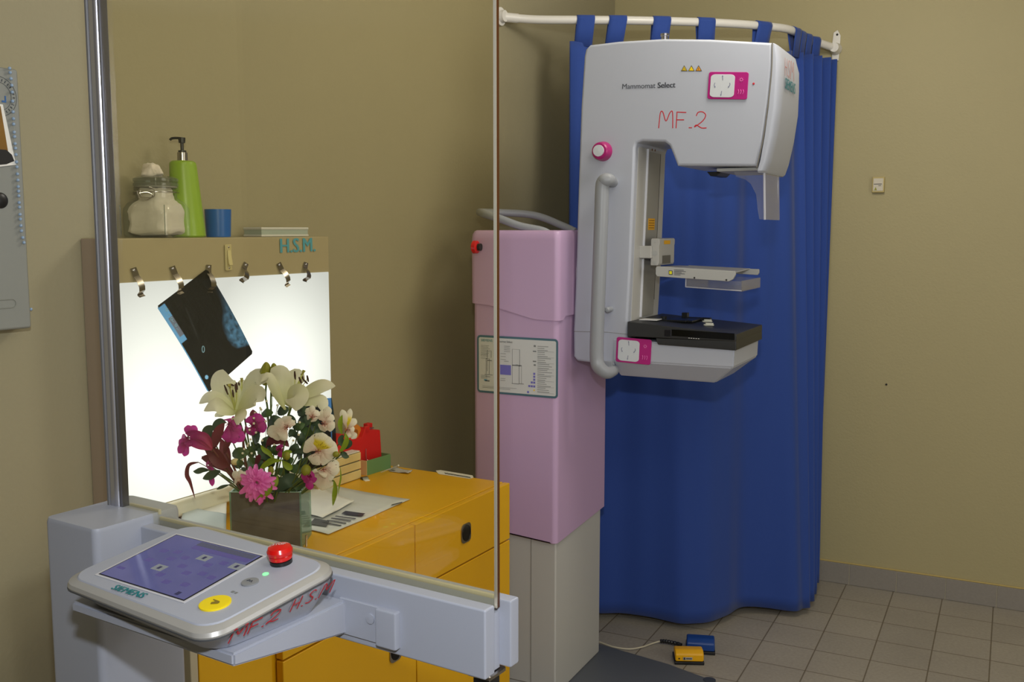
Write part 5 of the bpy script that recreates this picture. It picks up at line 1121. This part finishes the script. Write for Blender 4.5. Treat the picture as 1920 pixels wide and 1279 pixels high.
stamens(t, (440, 768, -.005), [(424, 731, -.035, 3.5, 9), (437, 738, -.04, .8, 7), (442, 728, -.03, 1.2, 8), (429, 724, -.02, 4, 3), (435, 722, -.015, 4, 1.5), (444, 724, -.02, 1, 7)], (430, 722, -.05))
stem(t, [(443, 772, 0), (452, 800, .02), (470, 860, .04), (485, 950, .05)], .003)
# --- large lily, right
t = plant('lily', 'large open white lily on the right with its anthers against the glowing panel', 'flower')
bl(t, 'petal', [(545, 765, .0), (527, 735, .01), (523, 705, .02), (508, 691, .02)], .056, F_lily, (.2, -1, 0), cup=-.08, wpos=.62)
bl(t, 'petal', [(548, 765, .01), (545, 735, .035), (556, 712, .045), (572, 712, .05)], .060, F_lily, (-.2, -1, .1), cup=-.1, wpos=.6)
bl(t, 'petal', [(545, 755, .0), (572, 736, .0), (602, 722, .0), (629, 724, .0)], .040, F_lily, (-.2, -.8, .6), cup=-.14, wpos=.58)
bl(t, 'petal', [(540, 760, -.01), (548, 741, -.035), (556, 743, -.055), (555, 771, -.06)], .058, F_lily, (0, -1, .3), cup=-.10, wpos=.62)
bl(t, 'petal', [(535, 768, .0), (519, 735, -.005), (505, 706, -.01), (489, 716, -.015)], .026, F_lily, (.5, -.8, .3), cup=-.2, wpos=.5)
bl(t, 'petal', [(555, 765, .01), (580, 752, .02), (602, 752, .02), (608, 775, .01)], .034, F_lily, (.1, -.9, .5), cup=-.15, wpos=.6)
stamens(t, (547, 745, -.005), [(553, 704, 0, .6, 8), (563, 713, -.01, 2.5, 6), (567, 707, 0, 2.2, 6), (577, 710, 0, 1.3, 6), (573, 716, .0, 4, 4)], (570, 695, -.01))
stem(t, [(545, 765, 0), (535, 800, .02), (520, 870, .04), (510, 950, .05)], .003)
t = plant('lily', 'partly hidden white lily behind the two large ones, only its green stigma rising', 'flower')
bl(t, 'petal', [(458, 765, .05), (452, 742, .06), (455, 722, .065), (462, 716, .06)], .034, F_lily, cup=-.1); bl(t, 'petal', [(430, 775, .06), (418, 778, .06), (408, 780, .055), (403, 782, .05)], .02, F_lily, (0, -.6, .8))
stamens(t, (454, 745, .05), [(448, 720, .05, .8, 3), (459.5, 719, .05, .3, 3)], (453, 709, .05)); stem(t, [(455, 760, .05), (470, 850, .06), (492, 950, .06)])
# --- lily buds
t = plant('lily_bud_stem', 'pair of closed yellow-green lily buds standing above the bouquet', 'flower')
for (a, b, c, d_, w_) in (((499, 722), (495, 708), (499, 690), (499, 679), .021), ((511, 724), (514, 706), (514, 692), (513, 681), .018)):
    bm = new(); P = spline([v(a[0], a[1], .04), v(b[0], b[1], .04), v(c[0], c[1], .04), v(d_[0], d_[1], .04)], 6); tube(bm, P, w_ * .62, 9, rf=lambda k: math.sin(math.pi * (.10 + .87 * k)) ** .8); link('bud', bm, F_bud, t)
stem(t, [(499, 722, .04), (498, 745, .04), (502, 772, .04), (505, 860, .05), (503, 950, .05)], .0024); stem(t, [(509, 722, .04), (508, 750, .04), (508, 790, .04), (506, 860, .05)], .0024)
# --- alstroemeria
def alstro(label, c, d, petals, m_seq, w_=.026, stempts=None, throat=None, name='alstroemeria', stm=None):
    t = plant(name, label, 'flower')
    for i, (x, y, dd) in enumerate(petals):
        m = m_seq[i % len(m_seq)]; dx, dy = x - c[0], y - c[1]
        ww = w_ * (1.0 if m is not F_why and m is not F_whs else .78)
        bl(t, 'petal', [(c[0], c[1], d), (c[0] + dx * .35, c[1] + dy * .35, d - .008), (c[0] + dx * .75, c[1] + dy * .75, d + dd - .004), (x, y, d + dd)], ww, m, (dx * .004, -1, .2), cup=-.10, wpos=.66)
    bm = new()
    for k in range(5):
        a = k * 1.25; p0 = v(c[0], c[1], d); p1 = v(c[0] + 5 * math.cos(a) + (throat[0] if throat else 0), c[1] + 4 * math.sin(a) + (throat[1] if throat else 0), d - .012); tube(bm, [p0, p0.lerp(p1, .5) + Vector((0, -.002, 0)), p1], .0006, 5); ball(bm, p1, .0013, u=6, v=5)
    link('stamens', bm, M_magk if m_seq[0] is F_mag else mat('stamen_rose', (170, 90, 80), .6), t)
    stem(t, stempts or [(c[0], c[1], d + .004), (c[0] * .8 + 100, c[1] * .6 + 365, d + .02), (505, 950, .05)], .0016, stm)
    return t
alstro('white alstroemeria facing the viewer with yellow throat and fine dark dashes', (596, 846), -.045, [(572, 828, 0), (605, 811, 0), (586, 871, -.005), (594, 812, .004), (634, 845, .005), (622, 862, 0), (620, 820, .0), (600, 868, .01)], [F_wh, F_why, F_whs, F_why, F_wh, F_wh, F_why, F_wh], .046)
alstro('white alstroemeria tilted left with dashed upper petals, left of the front facing one', (538, 802), -.035, [(500, 812, .0), (514, 793, 0), (534, 780, .01), (549, 787, .01), (524, 824, -.01), (510, 820, .0)], [F_wh, F_wh, F_wh, F_whs, F_wh, F_wh], .030)
alstro('white alstroemeria hanging lowest on the right over the paper', (606, 880), -.035, [(637, 882, .0), (622, 901, 0), (604, 920, 0), (598, 890, -.02), (636, 868, .01), (588, 908, .0), (616, 916, .01)], [F_whs, F_wh, F_wh, F_wh, F_whs, F_wh, F_wh], .034)
alstro('white alstroemeria with dark dashes below the right lily', (608, 795), -.005, [(616, 762, 0), (625, 778, 0), (628, 802, 0), (612, 808, 0), (602, 770, .01), (600, 806, .0)], [F_whs, F_whs, F_wh, F_whs, F_wh, F_wh], .026)
alstro('white alstroemeria opening upward at the far right before the red dispenser', (651, 806), -.01, [(641, 768, 0), (657, 766, .01), (667, 785, 0), (665, 803, 0), (653, 822, -.01), (668, 822, -.01)], [F_wh, F_why, F_wh, F_wh, F_wh, F_wh], .018)
alstro('small white alstroemeria tucked beneath the right lily', (585, 782), .0, [(574, 766, 0), (585, 760, 0), (597, 770, 0), (575, 779, 0), (592, 790, 0)], [F_wh, F_whs, F_wh, F_wh, F_wh], .020)
alstro('white alstroemeria mostly hidden behind the pink chrysanthemum', (450, 905), -.03, [(437, 884, 0), (450, 881, 0), (460, 884, 0), (440, 898, 0)], [F_whs, F_whs, F_whs, F_wh], .022)
# magenta ones
alstro('magenta alstroemeria reaching farthest left, petals spread', (352, 820), -.02, [(352, 797, 0), (362, 803, 0), (335, 835, 0), (334, 850, .0), (352, 838, -.01), (345, 856, .01), (367, 798, .01), (340, 822, .01)], [F_mag], .020, [(352, 820, -.018), (380, 832, -.01), (402, 848, 0), (440, 890, .02), (480, 950, .05)], stm=M_stemr)
o = plant('alstroemeria', 'magenta trumpet shaped bloom just right of the leftmost flower', 'flower')
for (p, w_) in (([(398, 842, -.03), (385, 825, -.035), (366, 815, -.035), (347, 812, -.03)], .024), ([(398, 843, -.03), (380, 836, -.03), (362, 830, -.03), (345, 832, -.025)], .022), ([(398, 840, -.035), (388, 822, -.04), (372, 817, -.045), (356, 822, -.045)], .020)): bl(o, 'petal', p, w_, F_mag2, (0, -1, .3), cup=.3)
stem(o, [(398, 842, -.03), (420, 870, -.01), (450, 910, .02), (475, 950, .04)], .002, M_stemr)
alstro('magenta alstroemeria under the left lily, petals hanging', (428, 795), -.01, [(425, 830, -.01), (440, 832, -.01), (450, 812, 0), (432, 784, .0), (446, 790, 0), (456, 828, 0)], [F_mag], .030)
alstro('magenta alstroemeria between the two large lilies, right of the hanging one', (472, 800), .01, [(488, 776, 0), (501, 801, 0), (486, 815, 0), (468, 780, 0), (462, 812, 0), (497, 786, .01)], [F_mag], .028)
alstro('small magenta bloom among leaves at the middle of the bouquet', (524, 843), -.01, [(518, 838, 0), (527, 833, 0), (532, 846, 0), (526, 858, 0)], [F_mag], .014)
alstro('magenta flower drooping at the right rim of the vase', (580, 893), -.05, [(564, 893, 0), (570, 905, 0), (580, 919, -.005), (590, 905, 0), (590, 890, 0)], [F_mag], .020)
alstro('pale pink and magenta petals low at the left edge of the bouquet', (393, 872), .0, [(388, 878, 0), (397, 885, 0), (398, 912, 0), (386, 868, 0)], [F_mag], .014)
# chrysanthemum
t = plant('chrysanthemum', 'bright pink chrysanthemum hanging over the front rim of the vase', 'flower')
cx0, cy0, dd0 = 482, 905, -.085; bm = new(); rc = random.Random(5)
cen = v(cx0, cy0, dd0)
for ringi, (n_, ln, wd, out, up_) in enumerate(((9, .009, .006, .15, 1.0), (12, .017, .009, .5, .85), (15, .026, .011, .8, .6), (17, .034, .012, 1, .3), (16, .041, .012, 1, -.0))):
    for k in range(n_):
        a = 2 * math.pi * (k + .5 * (ringi % 2)) / n_ + rc.uniform(-.12, .12); L_ = ln * rc.uniform(.85, 1.12) * (1.12 if math.sin(a) < -.2 else 1); d = Vector((math.cos(a) * out, -up_ * .55, math.sin(a) * out)); d = d.normalized()
        p1 = cen + d * L_ * .5 + Vector((0, -.002, 0)); p2 = cen + d * L_ + Vector((0, .006 * out, -.003 * out)); blade(bm, [cen + d * .002, p1, p2], wd * 1.05, (0, -1, 0) if out > .3 else (-math.cos(a), -.3, -math.sin(a)), cup=.18, wpos=.68, nu=4, nt=6, tipw=.35)
link('ray_petals', bm, F_chr, t, sharp=180)
bm = new(); ball(bm, cen + Vector((0, .004, 0)), .010); link('flower_base', bm, M_stem, t)
bl(t, 'leaf', [(500, 905, -.07), (505, 912, -.085), (498, 925, -.09), (478, 940, -.09)], .018, F_leafl, cup=.2)
bm = new()
for (x, y, w_) in ((486, 947, .008), (490, 943, .009), (497, 933, .009), (482, 942, .008)): blade(bm, [v(492, 930, -.085), v((492 + x) / 2, (930 + y) / 2, -.095), v(x, y, -.092)], w_, (0, -1, 0), cup=.2, wpos=.65, nu=4, nt=6, tipw=.3)
link('loose_petals', bm, F_chr, t, sharp=180)
stem(t, [(482, 905, -.078), (492, 915, -.05), (500, 935, -.01), (503, 955, .03)], .0026)
# wine red leaves
def leafset(name, label, leaves, stems, ml, ms=None, cat='foliage', r=.0018):
    t = plant(name, label, cat)
    for (pts, w_) in leaves: bl(t, 'leaf', pts, w_, ml, (random.uniform(-.3, .3), -1, random.uniform(0, .5)), cup=.12, wpos=.5)
    for s_ in stems: stem(t, s_, r, ms)
    return t
leafset('wine_leaf_sprig', 'wine red leafy stem rising from the left of the vase', [
    ([(398, 845, -.02), (404, 825, -.02), (412, 805, -.02), (421, 793, -.02)], .024), ([(385, 842, -.015), (400, 850, -.02), (415, 868, -.02), (430, 875, -.01)], .034),
    ([(420, 850, -.02), (425, 835, -.02), (432, 820, -.02), (440, 812, -.01)], .016), ([(430, 876, -.01), (424, 862, -.01), (420, 840, 0), (414, 822, 0)], .026), ([(378, 858, 0), (398, 862, 0), (418, 872, 0), (440, 890, .01)], .03)],
    [[(392, 838, -.02), (412, 868, -.01), (435, 895, 0), (455, 925, .02), (470, 955, .04)], [(455, 818, 0), (458, 845, .01), (462, 875, .02), (470, 950, .05)], [(425, 850, -.01), (440, 880, 0), (450, 905, .01), (468, 950, .04)], [(462, 800, .01), (456, 830, .01), (460, 870, .02)]], F_leafr, M_stemr, r=.0028)
leafset('curled_wine_leaf', 'thin curled wine red leaf dangling at the far left of the bouquet', [([(372, 867, -.01), (355, 872, -.01), (351, 890, -.01), (357, 905, -.01), (366, 936, -.01)], .012)], [[(372, 867, -.01), (395, 880, 0), (430, 905, .02), (465, 940, .04)]], F_leafr, M_stemr, r=.0009)
leafset('wine_leaf_sprig', 'wine red leaves in the centre right beneath the white blooms', [([(500, 835, .0), (512, 825, .0), (528, 825, .0), (542, 838, .0)], .026), ([(478, 876, -.01), (483, 864, -.01), (486, 856, -.01), (487, 852, -.01)], .014), ([(484, 800, .02), (478, 788, .02), (475, 775, .02), (474, 768, .02)], .02)], [[(500, 835, .0), (495, 870, .02), (500, 950, .05)]], F_leafr, M_stemr)
# dark green leaves
leafset('eucalyptus_sprig', 'rounded dark green leaves at the upper left of the bouquet', [([(402, 830, .02), (392, 818, .02), (392, 806, .02), (402, 799, .02)], .030), ([(410, 815, .025), (408, 802, .025), (415, 793, .025), (424, 792, .02)], .028)], [[(402, 830, .02), (430, 880, .03), (475, 950, .05)]], F_leafd)
leafset('green_leaf_sprig', 'long dull green leaves pointing left over the light panel', [([(392, 882, -.01), (380, 881, -.01), (370, 884, -.01), (362, 884, -.01)], .014), ([(413, 883, -.02), (402, 888, -.02), (390, 894, -.02), (380, 898, -.02)], .020), ([(430, 909, -.01), (420, 912, -.01), (412, 915, -.01), (406, 918, -.01)], .008)], [[(392, 882, -.01), (420, 895, 0), (450, 920, .02), (475, 950, .04)], [(430, 909, -.01), (455, 925, .02), (475, 948, .04)]], F_leafd)
rg = random.Random(11)
t = plant('green_foliage', 'dense dark green foliage filling the middle of the bouquet', 'foliage'); n_l = 0
for (x, y) in [(470, 848), (482, 838), (496, 850), (508, 812), (515, 790), (500, 775), (550, 815), (560, 800), (565, 825), (552, 842), (540, 865), (555, 880), (565, 870), (530, 885), (520, 900), (545, 905), (560, 908), (530, 918), (510, 925), (545, 925), (470, 868), (460, 885), (490, 870), (505, 865), (575, 840), (570, 790), (590, 800), (545, 790), (530, 770), (480, 820), (450, 850), (445, 870), (515, 845), (575, 810), (500, 905), (455, 905), (560, 850), (500, 830), (565, 770), (600, 815)]:
    a = rg.uniform(.2, 2.9); L_ = rg.uniform(12, 19); dd = rg.uniform(.005, .05); x1, y1 = x + L_ * math.cos(a), y - L_ * math.sin(a) * .8
    bm = new(); blade(bm, [v(x - L_ * math.cos(a) * .8, y + L_ * .6 * math.sin(a), dd + .005), v(x, y, dd - .006), v(x1, y1, dd)], rg.uniform(.020, .032), (rg.uniform(-.5, .5), -1, rg.uniform(-.2, .8)), cup=.10, nu=4, nt=8)
    link('leaf', bm, rg.choice([F_leaf, F_leafd, F_leafd]), t, sharp=180)
for s_ in ([(540, 865, .03), (520, 910, .04), (508, 955, .05)], [(560, 800, .03), (545, 870, .04), (515, 955, .05)], [(590, 800, .02), (570, 880, .04), (525, 955, .05)], [(470, 848, .03), (480, 900, .04), (492, 955, .05)], [(515, 790, .03), (512, 870, .04), (502, 955, .05)]): stem(t, s_, .0016)
leafset('green_leaf_sprig', 'small dark leaves beside the far right blooms above the tray', [([(645, 838, -.01), (640, 830, -.01), (640, 822, -.01), (643, 815, -.01)], .016), ([(645, 842, -.01), (652, 836, -.01), (656, 830, -.01), (655, 824, -.01)], .015), ([(638, 850, -.01), (643, 851, -.01), (649, 856, -.01), (655, 857, -.01)], .014)], [[(643, 848, -.01), (620, 870, .0), (560, 920, .03), (520, 955, .05)]], F_leafd)
leafset('broad_leaf', 'broad dull leaf behind the vase rim on the right', [([(548, 852, -.02), (560, 846, -.02), (575, 848, -.02), (584, 852, -.02)], .012), ([(520, 922, -.02), (535, 905, -.02), (550, 900, -.01), (560, 905, 0)], .034)], [[(520, 922, -.02), (515, 940, 0), (510, 955, .04)]], F_leafd)
# lime leaves and buds
leafset('lime_leaf_sprig', 'bright yellow-green leaves and stem in the centre above the pink flower', [([(514, 862, -.04), (505, 850, -.04), (495, 843, -.04), (489, 834, -.04)], .012), ([(486, 884, -.04), (497, 872, -.04), (512, 864, -.04), (530, 864, -.04)], .014), ([(530, 864, -.04), (537, 872, -.04), (545, 878, -.04), (548, 880, -.04)], .016), ([(532, 862, -.04), (534, 852, -.04), (541, 848, -.04), (548, 847, -.04)], .014), ([(514, 862, -.04), (508, 862, -.04), (502, 865, -.04), (498, 866, -.04)], .008)], [[(530, 862, -.04), (532, 900, -.01), (520, 955, .04)], [(566, 856, -.04), (556, 890, -.03), (546, 912, -.01), (530, 955, .03)]], F_leafl)
leafset('lime_leaf_sprig', 'bright green pointed leaves at the right side, upper one vertical', [([(641, 814, -.03), (638, 800, -.03), (639, 788, -.03), (642, 778, -.03)], .012), ([(636, 848, -.03), (645, 838, -.03), (650, 824, -.03), (647, 812, -.03)], .013)], [[(636, 850, -.03), (600, 890, -.02), (550, 940, .02)]], F_leafl)
leafset('hanging_lime_leaf', 'long bright green leaf hanging at the lower right over the papers', [([(626, 901, -.03), (629, 915, -.035), (627, 932, -.035), (624, 949, -.03)], .013), ([(638, 876, -.03), (639, 895, -.03), (636, 912, -.03), (634, 927, -.03)], .004)], [[(626, 902, -.03), (605, 900, -.02), (560, 930, .02)]], F_leafl)
leafset('yellow_leaf', 'yellowing leaf curling beside the pink chrysanthemum', [([(520, 893, -.06), (516, 905, -.07), (508, 915, -.07), (500, 928, -.06)], .016)], [[(520, 893, -.06), (515, 920, -.02), (508, 955, .03)]], F_leafl)
for (x, y, d, rx, rz, lb) in ((441, 866, -.03, .010, .008, 'cream coloured round bud left of centre'), (574, 882, -.05, .012, .014, 'fat yellow-green bud under the front facing bloom'), (630, 852, -.05, .008, .007, 'round green bud at the right end of the bouquet'), (508, 882, -.045, .007, .010, 'olive bud above the pink chrysanthemum'), (538, 855, -.045, .008, .010, 'lime bud cluster in the centre of the bouquet')):
    t = plant('flower_bud', lb, 'bud'); bm = new(); ball(bm, v(x, y, d), rx, 1, 1, rz / rx, u=14, v=10); link('bud', bm, mat('bud_cream', (214, 200, 150), .6) if 'cream' in lb else F_bud, t)
    if 'cream' in lb: bl(t, 'sepal', [(456, 872, d), (450, 867, d - .01), (446, 862, d - .01)], .016, F_leaf)
    stem(t, [(x, y + 4, d + .003), (x * .6 + 204, y * .6 + 382, d + .03), (505, 952, .05)], .0012)
# baby's breath
t = plant('babys_breath', 'fine sprays of tiny white blossoms scattered between the blooms', 'flower'); rb2 = random.Random(2)
spots_ = [(476, 784), (476, 794), (480, 811), (470, 824), (466, 832), (464, 836), (492, 826), (514, 834), (500, 752), (520, 760), (512, 742), (528, 748), (490, 768), (498, 790), (545, 800), (552, 790), (562, 792), (458, 842), (455, 850), (472, 850), (455, 862), (488, 765), (535, 770), (524, 752), (478, 774), (560, 815), (550, 826), (468, 806)]
bm = new()
for (x, y) in spots_:
    p = v(x, y, -.02 if y > 780 else .02)
    for k in range(5): a = k * 1.257; ball(bm, p + Vector((math.cos(a) * .0016, -.0005, math.sin(a) * .0016)), .0014, u=6, v=4)
link('blossoms', bm, mat('blossom_cream', (232, 226, 206), .7), t)['kind'] = 'stuff'
bm = new()
for (x, y) in spots_: 
    d = -.02 if y > 780 else .02; p = v(x, y, d); q = v(500 + (x - 500) * .6, y + 40, .03); tube(bm, spline([p, p.lerp(q, .4) + Vector((rb2.uniform(-.004, .004), 0, 0)), q], 3), .0005, 4)
link('twigs', bm, M_stem, t)
# a little dark desk item seen behind the touch panel
a = cz(425, 1010); F = Frame(CB.M @ Vector((a.x + .03, a.y - .02, 0)), 60); bm = new(); prism(bm, [(0, 0, 0), (.10, 0, 0), (.10, 0, .01), (.05, 0, .02), (0, 0, .02)], (0, .05, 0), .002); tag(link('black_clip', bm, M_black, None, F), 'low black object behind the touch panel, left of the vase', 'clip')
